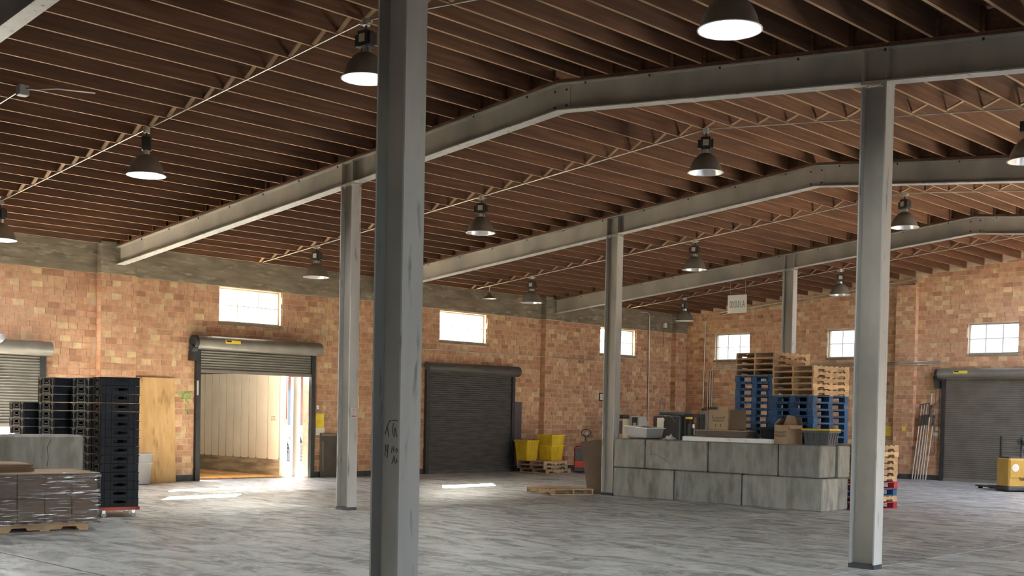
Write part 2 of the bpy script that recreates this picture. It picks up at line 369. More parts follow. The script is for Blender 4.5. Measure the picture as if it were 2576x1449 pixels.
def brick_field(n_axis, face, lo, hi, z0, ztop, openings, sgn, depth=.05):
    "list of (box, tone); face is the coordinate of the visible brick faces, sgn the inward normal sign"
    out = []; row = 0; z = z0
    zt_max = max(ztop(lo), ztop(hi), ztop(min(max(XRIDGE, lo), hi))) if callable(ztop) else ztop
    while z < zt_max - .03:
        x = lo - (BL/2 if row % 2 else 0) - R.uniform(0, .03)
        while x < hi:
            L = BL*R.choice([1, 1, 1, 1, 1, .55, 1.0, .8]); b0, b1 = max(x, lo), min(x+L, hi); x += L
            if b1 - b0 < .05: continue
            p0, p1, q0, q1 = b0+MJ/2, b1-MJ/2, z+MJ/2, z+CH-MJ/2
            tt = min(ztop(p0), ztop(p1)) if callable(ztop) else ztop
            q1 = min(q1, tt - .005)
            if q1 - q0 < .03: continue
            pieces = [(p0, p1)]
            for o in openings:
                if q1 > o[2] + .02 and q0 < o[3] - .02:
                    nw = []
                    for c0, c1 in pieces:
                        if c1 <= o[0] or c0 >= o[1]: nw.append((c0, c1)); continue
                        if o[0] - c0 > .04: nw.append((c0, o[0]))
                        if c1 - o[1] > .04: nw.append((o[1], c1))
                    pieces = nw
            for c0, c1 in pieces:
                pr = R.uniform(-.004, .005); f = face + sgn*pr; bk = face - sgn*depth
                a, b = min(f, bk), max(f, bk)
                out.append(((a, b, c0, c1, q0, q1) if n_axis == 0 else (c0, c1, a, b, q0, q1), tone()))
        z += CH*1.0; row += 1
    return out
def place_bricks(bricks, parent, nmax=300, cond=lambda c: True):
    sc = []
    for i, (b, t) in enumerate(bricks):
        c = ((b[0]+b[1])/2, (b[2]+b[3])/2, (b[4]+b[5])/2)
        if in_frame(c, 0) and cond(c):
            u, v, z = project(c); sc.append((z, i))
    sc.sort(); pick = set(i for _, i in sc[:nmax])
    rest = MB(); tones = []
    for i, (b, t) in enumerate(bricks):
        if i in pick: MB().box(*b).build('brick', BRICK, parent, [t]*6)
        else: rest.box(*b); tones += [t]*6
    stuff(rest.build('brick_courses', BRICK, parent, tones))

# left wall ------------------------------------------------------------------
LOPEN = [(2.1, 5.6, 0, 3.0), (9.46, 12.74, 0, 3.25), (16.8, 20.2, 0, 2.98),
         (2.79, 4.61, 3.85, 4.69), (10.02, 11.84, 3.86, 4.70), (17.25, 19.15, 3.82, 4.67), (24.39, 26.28, 3.80, 4.66)]
wl = wall_core(0, XL-.3, XL-.008, YF, YB+.3, 0, 5.75, LOPEN, 'wall_left', MORTAR)
bl = brick_field(0, XL, -1.0, YB, .16, 4.72, LOPEN, 1)
PILY = [k*D for k in (0, 1, 2, 3)]
# pilasters: core + bricks; concrete heads
core = MB(); heads = MB()
XP = -8.32
bl_p = []
for py in PILY + [28.30]:
    y0, y1 = (py-.43, py+.43) if py != 28.30 else (28.30, YB)
    core.box(XL-.01, XP-.008, y0+.008, y1-.008, .0, 4.72)
    heads.box(XL-.02, XP+.004, y0, y1, 4.72, 5.42)
    bl_p += brick_field(0, XP, y0, y1, .16, 4.72, [], 1)
    # return faces looking toward the camera (-y side)
    z = .16; row = 0
    while z < 4.66:
        bl_p.append(((XL, XP-.002, y0-.002 + R.uniform(-.003, .003), y0+.05, z+MJ/2, z+CH-MJ/2), tone())); z += CH
bl = [b for b in bl if not any(y0_-.43 < (b[0][2]+b[0][3])/2 < y0_+.43 for y0_ in PILY)]
core.build('pilaster_core', MORTAR, wl); heads.build('pilaster_head', CONC, wl)
place_bricks(bl + bl_p, wl, 300, lambda c: c[2] > 1.4 and c[1] > 5.0)
MB().box(XL-.1, XL+.004, YF, YB, 4.72, 5.40).build('bond_beam', CONC, wl)
# form-board lines of the bond beam
fb = MB()
for z in (4.86, 5.03, 5.21): fb.box(XL, XL+.0075, -2, YB, z, z+.012)
fb.build('form_line', CONC, wl)
bb = MB()
segs = []; ys = [YF] + [c for o in LOPEN[:3] for c in (o[0]-.1, o[1]+.1)] + [YB]
for a, b in zip(ys[0::2], ys[1::2]): bb.box(XL-.01, XL+.012, a, b, 0, .15)
for py in PILY: bb.box(XL-.01, XP+.012, py-.44, py+.44, 0, .15)
struct(bb.build('baseboard_left', BASEP))

# back wall ------------------------------------------------------------------
BOPEN = [(1.2, 4.75, 0, 3.12), (-7.165, -5.72, 3.76, 4.66), (-2.81, -1.35, 3.76, 4.66), (1.80, 3.30, 3.79, 4.68), (6.4, 7.9, 3.79, 4.68)]
def zwall(x): return zj(x) + .0
wb = wall_core(1, YB+.008, YB+.3, XL-.3, XR_+.3, 0, lambda x: zj(x)+JD+.05, BOPEN, 'wall_back', MORTAR)
bk = brick_field(1, YB, XP, 8.2, .16, lambda x: zj(x)+.02, BOPEN, -1)
# return faces of pilasters of the back wall
pb0, pb1 = -.36, .27
bk = [b for b in bk if not (pb0 < (b[0][0]+b[0][1])/2 < pb1 and b[0][5] < 5.9)]
bk_p = brick_field(1, YB-.2, pb0, pb1, .16, 5.92, [], -1)
z = .16
while z < 5.86:
    bk_p.append(((pb1-.05, pb1+.002 + R.uniform(-.003, .003), YB-.198, YB, z+MJ/2, z+CH-MJ/2), tone())); z += CH
MB().box(pb0+.008, pb1-.008, YB-.192, YB+.01, 0, 5.91).build('pilaster_core', MORTAR, wb)
place_bricks(bk + bk_p, wb, 300, lambda c: c[2] > 2.9 and not (2140 < project(c)[0] < 2250))
b2 = MB().box(XP, pb0, YB-.012, YB+.01, 0, .15).box(pb0-.01, pb1+.01, YB-.212, YB, 0, .15).box(pb1, 1.1, YB-.012, YB+.01, 0, .15).box(4.85, XR_, YB-.012, YB+.01, 0, .15)
struct(b2.build('baseboard_back', BASEP))

# right and front walls (behind and beside the camera), with unseen open doors added to let daylight in
PLAINB = M('plain_brick_wall', (.42, .24, .14), (.34, .18, .10), 4, .9)
ROPEN = [(4.0, 7.6, 0, 2.8), (9.8, 12.9, 0, 2.9), (15.6, 20.4, 0, 2.9)] + [(y, y+1.83, 3.85, 4.69) for y in (-4.5, 2.8)]
wall_core(0, XR_, XR_+.3, YF, YB+.3, 0, 5.75, ROPEN, 'wall_right', PLAINB)
wall_core(1, YF-.3, YF, XL-.3, XR_+.3, 0, lambda x: zj(x)+JD+.05, [(-6, -4.5, 3.8, 4.7), (0, 1.5, 3.8, 4.7), (6, 7.5, 3.8, 4.7), (12, 13.5, 3.8, 4.7), (7.6, 11.0, 0, 2.7)], 'wall_front', PLAINB)

# ------------------------------------------------------------------ ceiling: deck, joists, blocking, bridging
SKX, SKY_ = (6.6, 11.4), (22.5, 28.5)          # added unseen roof opening, letting in sun to bounce onto the far bays
dk = MB()
for a, b in ((XL-.3, XRIDGE), (XRIDGE, XR_+.3)):
    poly = [(a, zj(a)+JD), (b, zj(b)+JD), (b, zj(b)+JD+.12), (a, zj(a)+JD+.12)]
    if a < 0: dk.prism(poly, 'y', YF-.3, YB+.3)
    else:
        for q0, q1, r0, r1 in ((a, SKX[0], YF-.3, YB+.3), (SKX[1], b, YF-.3, YB+.3), (SKX[0], SKX[1], YF-.3, SKY_[0]), (SKX[0], SKX[1], SKY_[1], YB+.3)):
            dk.prism([(q0, zj(q0)+JD), (q1, zj(q1)+JD), (q1, zj(q1)+JD+.12), (q0, zj(q0)+JD+.12)], 'y', r0, r1)
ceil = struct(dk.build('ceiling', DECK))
JS = .527
jx = [XRIDGE-.10-JS*i for i in range(26)] + [XRIDGE+.43+JS*i for i in range(25)]
JT = .041
jmesh = {}
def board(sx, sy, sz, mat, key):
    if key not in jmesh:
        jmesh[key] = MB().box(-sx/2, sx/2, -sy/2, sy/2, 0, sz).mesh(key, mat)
        jmesh[key].materials.append(JEDGE); jmesh[key].polygons[0].material_index = 1      # lower edge painted paler for light from below
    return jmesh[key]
blockers = MB()
for k in range(-2, 4):
    y0 = k*D; y1 = (k+1)*D if k < 3 else YB-.0
    for i, x in enumerate(jx):
        off = (JT/2+.001)*(1 if (k % 2) else -1)
        if k == 3 and SKX[0]-.1 < x < SKX[1]+.1: continue
        L = y1-y0+.16
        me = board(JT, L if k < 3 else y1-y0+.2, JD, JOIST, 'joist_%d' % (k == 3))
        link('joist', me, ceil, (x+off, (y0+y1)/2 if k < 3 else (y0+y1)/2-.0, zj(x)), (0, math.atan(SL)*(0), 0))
BLK = []
for k in (0, 1, 2, 3):
    for a, b in zip(jx[:-1], jx[1:]):
        x0, x1 = min(a, b), max(a, b)
        if x1-x0 > .6: continue
        BLK.append((k, x0, x1))
bkm = MB().box(-(JS-JT-.045)/2, (JS-JT-.045)/2, -.02, .02, 0, JD-.01).mesh('blocking_board', JOIST)
for k, x0, x1 in BLK:
    xm = (x0+x1)/2; c = (xm, k*D, zj(xm)+.1)
    if in_frame(c, 60): link('blocking', bkm, ceil, (xm, k*D, zj(xm)+.0))
rest = MB(); nstr = 0
for k in (0, 1, 2, 3):
    ym = (k+.5)*D if k < 3 else (k*D+YB)/2
    off = (JT/2+.001)*(1 if (k % 2) else -1)
    xs = sorted(jx)
    for a, b in zip(xs[:-1], xs[1:]):
        if b-a > .6: continue
        for s in (-1, 1):
            yy = ym + s*.035
            p = (a+off+JT/2, yy, zj(a)+(.02 if s > 0 else JD-.03)); q = (b+off-JT/2, yy, zj(b)+(JD-.03 if s > 0 else .02))
            mm = MB().bar(p, q, .018, .062, (0, 1, 0))
            mm = MB().bar(p, q, .062, .018, (0, 0, 1)) if False else mm
            if in_frame(p, 5) and nstr < 290: mm.build('bridging_strut', JOISTL, ceil); nstr += 1
            else: rest.add(mm.v, mm.f)
if rest.v: stuff(rest.build('bridging_struts', JOISTL, ceil))

# ------------------------------------------------------------------ steel frame
def isect(m, xa, za, xb, zb_, yc, H, bf, tf, tw, what):
    if what == 'bottom_flange': m.prism([(xa, za), (xb, zb_), (xb, zb_+tf), (xa, za+tf)], 'y', yc-bf/2, yc+bf/2)
    if what == 'top_flange': m.prism([(xa, za+H-tf), (xb, zb_+H-tf), (xb, zb_+H), (xa, za+H)], 'y', yc-bf/2, yc+bf/2)
    if what == 'web': m.prism([(xa, za+tf), (xb, zb_+tf), (xb, zb_+H-tf), (xa, za+H-tf)], 'y', yc-tw/2, yc+tw/2)
    return m
beam_lab = {-1: 'grey steel beam under the joists nearest behind the picture corner', 0: 'grey steel roof beam crossing the top left corner of the picture',
            1: 'long grey steel beam with a bolted bend, nearest of the three crossing mid-picture', 2: 'long grey steel beam second from front, on the column beside the concrete blocks',
            3: 'grey steel beam nearest the back wall, behind the paper sign'}
CX = (0.0, 9.93)
for k in (-1, 0, 1, 2, 3):
    yc = k*D; t = thing('steel_beam', beam_lab[k], 'beam', (0, yc, 0))
    for xa, xb in ((-8.27, XRIDGE), (XRIDGE, 18.15)):
        for wh in ('bottom_flange', 'top_flange', 'web'):
            isect(MB(), xa, zb(xa), xb, zb(xb), 0, BH, .2, .016, .012, wh).build(wh, STEELF if wh == 'bottom_flange' else STEEL, t)
        MB().prism([(xa, zb(xa)+BH), (xb, zb(xb)+BH), (xb, zb(xb)+BH+NAIL), (xa, zb(xa)+BH+NAIL)], 'y', -.085, .085).build('nailer', JOIST, t)
    for s in (-1, 1):
        sp = MB(); a, b = XRIDGE-.19, XRIDGE+.17
        yy0, yy1 = (s*.006, s*.019) if s > 0 else (-.019, -.006)
        sp.prism([(a, zb(a)+.03), (XRIDGE, zb(XRIDGE)+.03), (b, zb(b)+.03), (b, zb(b)+BH-.035), (XRIDGE, zb(XRIDGE)+BH-.035), (a, zb(a)+BH-.035)], 'y', yy0, yy1)
        spo = sp.build('splice_plate', STEEL, t)
        for bx in (XRIDGE-.12, XRIDGE+.11):
            for bz in (.08, .31):
                MB().cyl((bx, s*.018, zb(bx)+bz), (bx, s*.036, zb(bx)+bz), .016, 6).build('bolt', BLACKM, spo)
    for cx in CX:
        for dx in (-.15, .15):
            MB().box(cx+dx-.007, cx+dx+.007, -.096, .096, zb(cx+dx)+.016, zb(cx+dx)+BH-.016).build('stiffener', STEEL, t)
    # nailer bolts along the top flange
    nb = [(-7.2+i*1.15) for i in range(20)]
    for x in nb:
        if k >= 1 and x < 12: MB().cyl((x, -.075, zb(x)+BH-.045), (x, -.075, zb(x)+BH-.016), .014, 6).build('bolt', BLACKM, t)
col_lab = {(0, 0): 'grey steel column under the corner beam, just left of the picture', (0, 1): 'slim grey steel column left of the big near column, red arrow sticker on its flange',
           (0, 2): 'grey steel column at the left end of the concrete block wall', (0, 3): 'grey steel column behind the pallet stacks, in front of the back wall',
           (1, 0): 'big near steel column with handwriting, bluish right flange', (1, 1): 'tall steel column right of centre, in front of the pallet stacks',
           (1, 2): 'grey steel column right of the picture before the dented patch', (1, 3): 'grey steel column right of the picture near the back wall'}
CDX, CWY = .324, .198
for (i, k), lab in col_lab.items():
    cx = CX[i]; h = zb(cx) - .012; t = thing('steel_column', lab, 'column', (cx, k*D, 0))
    for s in (-1, 1):
        a, b = (CDX/2-.018, CDX/2) if s > 0 else (-CDX/2, -CDX/2+.018)
        MB().box(a, b, -CWY/2, CWY/2, 0.0, h-.02).build('flange', STEELF, t)
    MB().box(-CDX/2+.018, CDX/2-.018, -.006, .006, 0.0, h-.02).build('web', STEEL, t)
    z0, z1 = zb(cx-CDX/2), zb(cx+CDX/2)
    MB().prism([(-CDX/2-.005, z0-.022), (CDX/2+.005, z1-.022), (CDX/2+.005, z1-.001), (-CDX/2-.005, z0-.001)], 'y', -.105, .105).build('cap_plate', STEEL, t)
    for bx in (-.09, .09):
        MB().cyl((bx, -.07, zb(cx+bx)-.05), (bx, -.07, zb(cx+bx)-.02), .016, 6).build('bolt', CHROME, t)
    MB().box(-CDX/2-.002, CDX/2+.002, -CWY/2-.002, CWY/2+.002, 0, .055).box(-.14, .14, -.03, .03, 0, .05).build('base_scuff', BASEP, t)
    if (i, k) == (1, 0):
        # ink scribbles on the web (facing -y)
        yv = -.0075
        strokes = [[(-.10, 1.62), (-.06, 1.68), (.0, 1.685), (.07, 1.67), (.12, 1.65)], [(-.11, 1.58), (-.09, 1.64), (-.07, 1.56)], [(-.02, 1.66), (-.03, 1.6), (-.01, 1.56), (.0, 1.63), (.02, 1.56)],
                   [(.04, 1.62), (.06, 1.64), (.05, 1.60)], [(.08, 1.61), (.10, 1.63), (.09, 1.57)], [(-.105, 1.50), (-.11, 1.41)], [(-.085, 1.50), (-.095, 1.45), (-.07, 1.45)], [(-.075, 1.50), (-.085, 1.40)],
                   [(-.03, 1.49), (-.035, 1.44)], [(-.035, 1.465), (-.01, 1.47)], [(-.01, 1.49), (-.012, 1.445)], [(.01, 1.46), (.025, 1.475), (.03, 1.45), (.015, 1.445)], [(.04, 1.45), (.05, 1.475), (.06, 1.45), (.07, 1.475), (.08, 1.45)],
                   [(-.03, 1.36), (-.005, 1.42), (.01, 1.36)], [(-.02, 1.385), (.005, 1.385)], [(.02, 1.40), (.022, 1.37), (.035, 1.37), (.037, 1.40)], [(.065, 1.40), (.05, 1.395), (.052, 1.37), (.066, 1.375), (.068, 1.40), (.064, 1.34), (.045, 1.345)], [(.09, 1.40), (.10, 1.30)]]
        m = MB()
        for s in strokes:
            m.tube([(x*1.0, yv, z) for x, z in s], .0028, 5)
        m.build('handwriting', INK, t)
    if (i, k) == (0, 1):
        st = MB().box(CDX/2, CDX/2+.002, -.05, .06, 1.62, 1.80).build('sticker', M('sticker_paper', (.55, .54, .52)), t)
        a = MB()
        for yy in (-.005, .025):
            a.box(CDX/2+.002, CDX/2+.003, yy-.004, yy+.004, 1.68, 1.77); a.prism([(yy-.011, 1.76), (yy+.011, 1.76), (yy, 1.79)], 'x', CDX/2+.002, CDX/2+.003)
        a.box(CDX/2+.002, CDX/2+.003, -.04, .055, 1.645, 1.665)
        a.build('red_arrow', REDP, st)

# ------------------------------------------------------------------ windows
WN = [0]
def window(n_axis, wallc, lo, hi, z0, z1, sgn, cols=3, rows=2, outside=.16):
    WN[0] += 1; t = sroot('window_%d' % WN[0])
    d = wallc - sgn*outside                       # plane of the sash
    def bx(m, c0, c1, q0, q1, a, b): return m.box(min(a, b), max(a, b), c0, c1, q0, q1) if n_axis == 0 else m.box(c0, c1, min(a, b), max(a, b), q0, q1)
    f = MB(); w_ = .035
    for r in ((lo, hi, z0, z0+w_), (lo, hi, z1-w_, z1), (lo, lo+w_, z0+w_, z1-w_), (hi-w_, hi, z0+w_, z1-w_)): bx(f, *r, d-.02, d+.02)
    f.build('window_frame', WINF, t)
    for i in range(1, cols):
        c = lo + (hi-lo)*i/cols; bx(MB(), c-.009, c+.009, z0+w_, z1-w_, d-.012, d+.012).build('muntin', WINF, t)
    for j in range(1, rows):
        q = z0 + (z1-z0)*j/rows; bx(MB(), lo+w_, hi-w_, q-.009, q+.009, d-.012, d+.012).build('muntin', WINF, t)
    for i in range(cols):
        for j in range(rows):
            bx(MB(), lo+(hi-lo)*i/cols+.004, lo+(hi-lo)*(i+1)/cols-.004, z0+(z1-z0)*j/rows+.004, z0+(z1-z0)*(j+1)/rows-.004, d-.002, d+.002).build('pane', GLASS, t)
    bx(MB(), lo-.02, hi+.02, z0-.07, z0, wallc-sgn*.2, wallc+sgn*.02).build('sill', CONC, t)
for o in LOPEN[3:]: window(0, XL, *o, 1)
for o in BOPEN[1:]: window(1, YB, *o, -1)
for o in ROPEN[3:]: window(0, XR_, *o, -1)

# ------------------------------------------------------------------ roll-up doors
DN = [0]
def shutter(n_axis, wallc, lo, hi, ztop, zbot, hood_r, sgn, mat, hmat, label_at=None, chain=None, operator=False, pitch=.062):
    DN[0] += 1; t = sroot('door_%d' % DN[0])
    def T(m):
        if n_axis == 0: return m.xf(Matrix.Translation((wallc, 0, 0)) @ Matrix(((0, sgn, 0, 0), (1, 0, 0, 0), (0, 0, 1, 0), (0, 0, 0, 1))))
        return m.xf(Matrix.Translation((0, wallc, 0)) @ Matrix(((1, 0, 0, 0), (0, sgn, 0, 0), (0, 0, 1, 0), (0, 0, 0, 1))))
    # local: x along the wall, y into the room
    y = .05; prof = []; z = zbot + .07; dz = pitch/6
    while z < ztop + .05:
        ph = ((z-zbot) % pitch)/pitch; prof.append((y + .014*math.sin(ph*2*PI), z)); z += dz
    m = MB(); n = len(prof); vs_ = [(lo, p[0], p[1]) for p in prof] + [(hi, p[0], p[1]) for p in prof]
    m.add(vs_, [(i, i+1, i+1+n, i+n) for i in range(n-1)], True); vs2 = [(a, b-.02, c) for a, b, c in vs_]
    m.add(vs2, [(i, i+n, i+1+n, i+1) for i in range(n-1)], True)
    T(m).build('curtain', mat, t)
    T(MB().box(lo, hi, y-.025, y+.03, zbot, zbot+.075)).build('bottom_bar', mat, t)
    T(MB().box(lo-.10, lo+.02, -.01, .10, 0, ztop+.02)).build('guide_track', BLACKM, t)
    T(MB().box(hi-.02, hi+.10, -.01, .10, 0, ztop+.02)).build('guide_track', BLACKM, t)
    # hood
    cz = ztop + hood_r*.55; pr = []
    for i in range(15):
        a = math.radians(165 - i*(165+68)/14); pr.append((hood_r*.95 + hood_r*math.cos(a), cz + hood_r*math.sin(a)))
    pr.append((hood_r*1.15, ztop - .05)); pr = [(max(p[0], .005), p[1]) for p in pr]
    m = MB(); n = len(pr); x0, x1 = lo-.16, hi+.17
    vs_ = [(x0, *p) for p in pr] + [(x1, *p) for p in pr]
    m.add(vs_, [(i, i+n, i+1+n, i+1) for i in range(n-1)], True); m.add([(a, b*.985, c-.004) for a, b, c in vs_], [(i, i+1, i+1+n, i+n) for i in range(n-1)], True)
    T(m).build('hood', hmat, t)
    m = MB(); m.add([(x0+.004, *p) for p in pr], [tuple(range(n))]); m.add([(x1-.004, *p) for p in pr], [tuple(reversed(range(n)))]); T(m).build('end_plate', hmat, t)
    T(MB().box(x0, x1, hood_r*1.08, hood_r*1.2, ztop-.075, ztop-.05)).build('hood_lip', hmat, t)
    if label_at is not None:
        zz = cz + hood_r*.25; yy = hood_r*.95 + hood_r*.99
        T(MB().box(label_at, label_at+.42, yy-.01, yy+.006, zz-.045, zz+.035)).build('warning_label', YPAPER, t)
        T(MB().box(label_at+.02, label_at+.16, yy+.006, yy+.008, zz-.01, zz+.028)).build('label_print', INK, t)
    if operator:
        g = MB().cyl((x0-.09, hood_r*.95, cz), (x0-.0, hood_r*.95, cz), hood_r*.92, 18).cyl((x0-.14, hood_r*.95, cz-hood_r*.9), (x0, hood_r*.95, cz-hood_r*.9), hood_r*.55, 14).box(x0-.12, x0+.02, .02, .2, ztop-.35, ztop-.12)
        T(g).build('chain_operator', BLACKM, t)
    if chain:
        cx_, zt, zb2 = chain; m = MB()
        m.tube([(cx_, .14, zt)] + [(cx_+.0, .14, zb2+.1), (cx_+.02, .14, zb2+.02), (cx_+.06, .14, zb2), (cx_+.1, .14, zb2+.02), (cx_+.12, .14, zb2+.1), (cx_+.12, .14, zt)], .006, 5)
        T(m).build('hand_chain', BLACKM, t)
    return t
shutter(0, XL, 2.1, 5.6, 2.87, 1.27, .155, 1, DOORG, DOORG)
d1 = shutter(0, XL, 9.46, 12.74, 3.22, 2.60, .17, 1, DOORG, DOORG, label_at=10.0, operator=True)
MB().box(XL+.1, XL+.104, 9.37, 9.42, 2.05, 2.40).build('light_slit', CHROME, d1)
shutter(0, XL, 16.8, 20.2, 2.95, .0, .15, 1, DOORD, DOORD)
shutter(1, YB, 1.2, 4.75, 3.12, .0, .16, -1, DOORG, DOORG, label_at=1.55, chain=(.95, 3.0, .75), operator=True)

# ------------------------------------------------------------------ outside the open door
gr = struct(MB().box(-60, XL-.3, -30, 60, -.3, -.015).build('floor_outside', ASPH))
struct(MB().box(XR_+.3, 70, -40, 60, -.3, -.015).build('floor_yard', M('dark_asphalt', (.045, .045, .047), (.06, .06, .06), 2, .9)))
struct(MB().box(XL-.3, XR_+.3, -40, YF-.3, -.3, -.015).build('floor_front_yard', MATS['dark_asphalt']))
struct(MB().box(XL-.3, XR_+.3, YB+.3, 60, -.3, -.015).build('floor_rear_yard', ASPH))
# box trailer backed up to door 1 : we look at its far inner side
t = thing('cargo_trailer', 'white-panelled cargo trailer backed up to the open roll-up door', 'trailer', (-9.05, 12.33, 0))
tx0, tx1 = -5.2, -.12            # local x: deep end .. rear frame
SCUFF = M('scuff_band', (.20, .165, .12), (.34, .29, .22), 1.2, .7, stretch=(1, 1, 7), c3=(.45, .38, .28), scale3=1.2)
part('scuff_band', SCUFF, t, (tx0, tx1, -.03, .06, .02, .46))
part('side_wall', M('trailer_wall', (.09, .08, .065)), t, (tx0, tx1, .0, .06, .46, 2.75))
part('trailer_floor', PLY, t, (tx0, tx1+.1, -2.5, .06, -.01, .02))
part('end_wall', WHITE, t, (tx0-.06, tx0, -2.5, .06, 0, 2.75))
x = -.16
for wd in (.53, .53) + (.365,)*11:
    a, b = x-wd+.018, x-.018; x -= wd
    if a < tx0: break
    z0, z1 = .44, 2.70; c = .035
    MB().prism([(a+c, z0), (b-c, z0), (b, z0+c), (b, z1), (a, z1), (a, z0+c)], 'y', -.045, .0).build('wall_panel', WHITE, t)
part('rear_frame', WHITEP, t, (tx1, tx1+.12, -.05, .10, .0, 2.75))
for z in (.08, .75, 1.33): MB().cbox(tx1+.115, tx1+.16, -.06, .06, z, z+.14, .012).build('hinge', WHITEP, t)
part('red_stripe', REDP, t, (tx1+.12, tx1+.124, .05, .075, 1.5, 2.7))
rf = bpy.data.materials.new('translucent_roof'); rf.use_nodes = True; rn = rf.node_tree.nodes; rn.clear()
ro_ = rn.new('ShaderNodeOutputMaterial'); ra = rn.new('ShaderNodeBsdfTranslucent'); ra.inputs[0].default_value = (.05, .047, .043, 1)
rb = rn.new('ShaderNodeBsdfTransparent'); rb.inputs[0].default_value = (.9, .9, .86, 1); rm = rn.new('ShaderNodeMixShader'); rm.inputs[0].default_value = .02
rf.node_tree.links.new(ra.outputs[0], rm.inputs[1]); rf.node_tree.links.new(rb.outputs[0], rm.inputs[2]); rf.node_tree.links.new(rm.outputs[0], ro_.inputs[0])
part('roof', rf, t, (tx0, tx1+.12, -2.5, .10, 2.75, 2.78))
part('near_wall', WHITE, t, (tx0, tx1+.12, -2.56, -2.5, 0, 2.75))
MB().bar((-2.4, -1.2, .05), (-1.2, -.9, .05), .09, .035).build('loose_plank', PALW, t)
pt = MB(); me = text_mesh('door_print', '# out\n22-703', .075, INK); o = link('door_print', me, t, (-.43, -.047, 1.52), (PI/2, 0, 0))
# white post just inside the jamb, seen against the yard
tag(MB().box(-9.02, -8.90, 12.50, 12.72, 0, 2.6).build('dock_post', M('pale_post', (.10, .11, .13), (.12, .13, .15), 2, .6)), 'pale bluish vertical post in the door gap beside the trailer', 'post')
# building across the yard
t = thing('far_building', 'red brick building with blue frames seen through the door gap', 'building', (-27, 24.2, 0))
FB = M('far_brick', (.075, .038, .03), (.09, .05, .04), 8, .9)
part('wall', FB, t, (-.4, 0, -6, 18, 0, 4.6)); part('yard_shade_wall', M('window_glare_white', (.82, .82, .80), (.76, .76, .74), 1, .8), t, (-8, 0, -6, 18, 4.6, 14))  # upper wall added to shade the yard, white to glare in the windows
part('canopy', BLUEP, t, (0, 1.2, -6, 18, 3.55, 4.6)); part('fascia', WHITEP, t, (1.2, 1.26, -6, 18, 3.45, 3.6))
for y0 in (-2.2, .35, 2.8):
    f = part('window', BLUEP, t, (0, .08, y0, y0+.95, .3, 2.75)); part('pane', M('blue_glass', (.03, .05, .08), rough=.5), f, (.08, .09, y0+.14, y0+.81, .45, 2.6))
MB().cyl((.15, .02, 0), (.15, .02, 3.5), .07, 8).build('downpipe', GREYP, t)

tag(MB().box(-20, 40, 34, 44, -.01, 12).box(-20.2, 40.2, 33.8, 44.2, 12, 12.3).build('sun_block_building', M('pale_render', (.72, .70, .66), (.66, .64, .60), 1, .9)), 'pale building added behind the back windows to block the sun', 'building')  # added building that keeps sun off the back windows
# ------------------------------------------------------------------ conduits and lamps
def arc(p, q, r): return p
def run(name, pts, r, mat, label, cat='conduit', group=None):
    return tag(MB().tube(pts, r).build(name, mat), label, cat, group)
ord_ = {0: 'nearest', 1: 'second', 2: 'third', 3: 'farthest'}
for k in range(4):
    ym = (k+.5)*D if k < 3 else (k*D+YB)/2
    xs_ = [-8.1, -6, -.5, XRIDGE, 10.3, 16]
    run('lamp_conduit', [(x, ym, zj(x)-.03) for x in xs_], .011, CONDUIT, 'thin conduit feeding the %s row of high-bay lamps under the joists' % ord_[k])
def lamp(x, y, lit, label):
    zt = zj(x)-.02; t = thing('high_bay_lamp', label, 'lamp', (x, y, zt), R.uniform(-.6, .6), 'high-bay lamps under the joists')
    MB().cyl((0, 0, -.085), (0, 0, .0), .052, 10).cyl((-.1, 0, -.05), (.1, 0, -.05), .016, 8).build('junction_box', CONDUIT, t)
    MB().cyl((0, 0, -.15), (0, 0, -.08), .014, 8).build('stem', BLACKM, t)
    b = MB().cbox(-.085, .085, -.075, .075, -.36, -.15, .012).box(-.135, -.085, -.06, .06, -.34, -.2).box(.085, .125, -.06, .06, -.33, -.19).build('ballast_housing', BLACKM, t)
    MB().box(-.05, .05, -.078, -.076, -.30, -.2).build('rating_label', M('label_tan', (.5, .42, .3)), b)
    MB().cyl((0, 0, -.435), (0, 0, -.35), .05, 12).box(-.075, -.06, -.02, .02, -.42, -.34).box(.06, .075, -.02, .02, -.42, -.34).build('neck', CHROME, t)
    prof = [(.055, -.42), (.10, -.435), (.155, -.475), (.205, -.535), (.245, -.61), (.27, -.69), (.285, -.735)]
    MB().lathe(prof, 32).build('shade', SHADE, t)
    MB().lathe([(max(r-.006, .01), z-.004) for r, z in reversed(prof)], 32).build('reflector', LITR if lit else REFL, t)
    MB().lathe([(.285, -.735), (.305, -.74), (.305, -.748), (.281, -.746), (.279, -.737)], 32).build('rim', LITR if lit else REFL, t)
    MB().lathe([(.0, -.655), (.03, -.65), (.045, -.61), (.04, -.56), (.022, -.5), (.02, -.44)], 14).build('bulb', BULB if lit else BULBO, t)
    if lit:
        ld = bpy.data.lights.new('lamp_light', 'POINT'); ld.energy = LAMP_W; ld.shadow_soft_size = .05; ld.color = (.93, .97, 1)
        lo = bpy.data.objects.new('lamp_light', ld); COL.objects.link(lo); lo.parent = t; lo.location = (0, 0, -.685)
LAMP_W = 22.
LX = (-5.9, -.45, 4.95, 10.33)
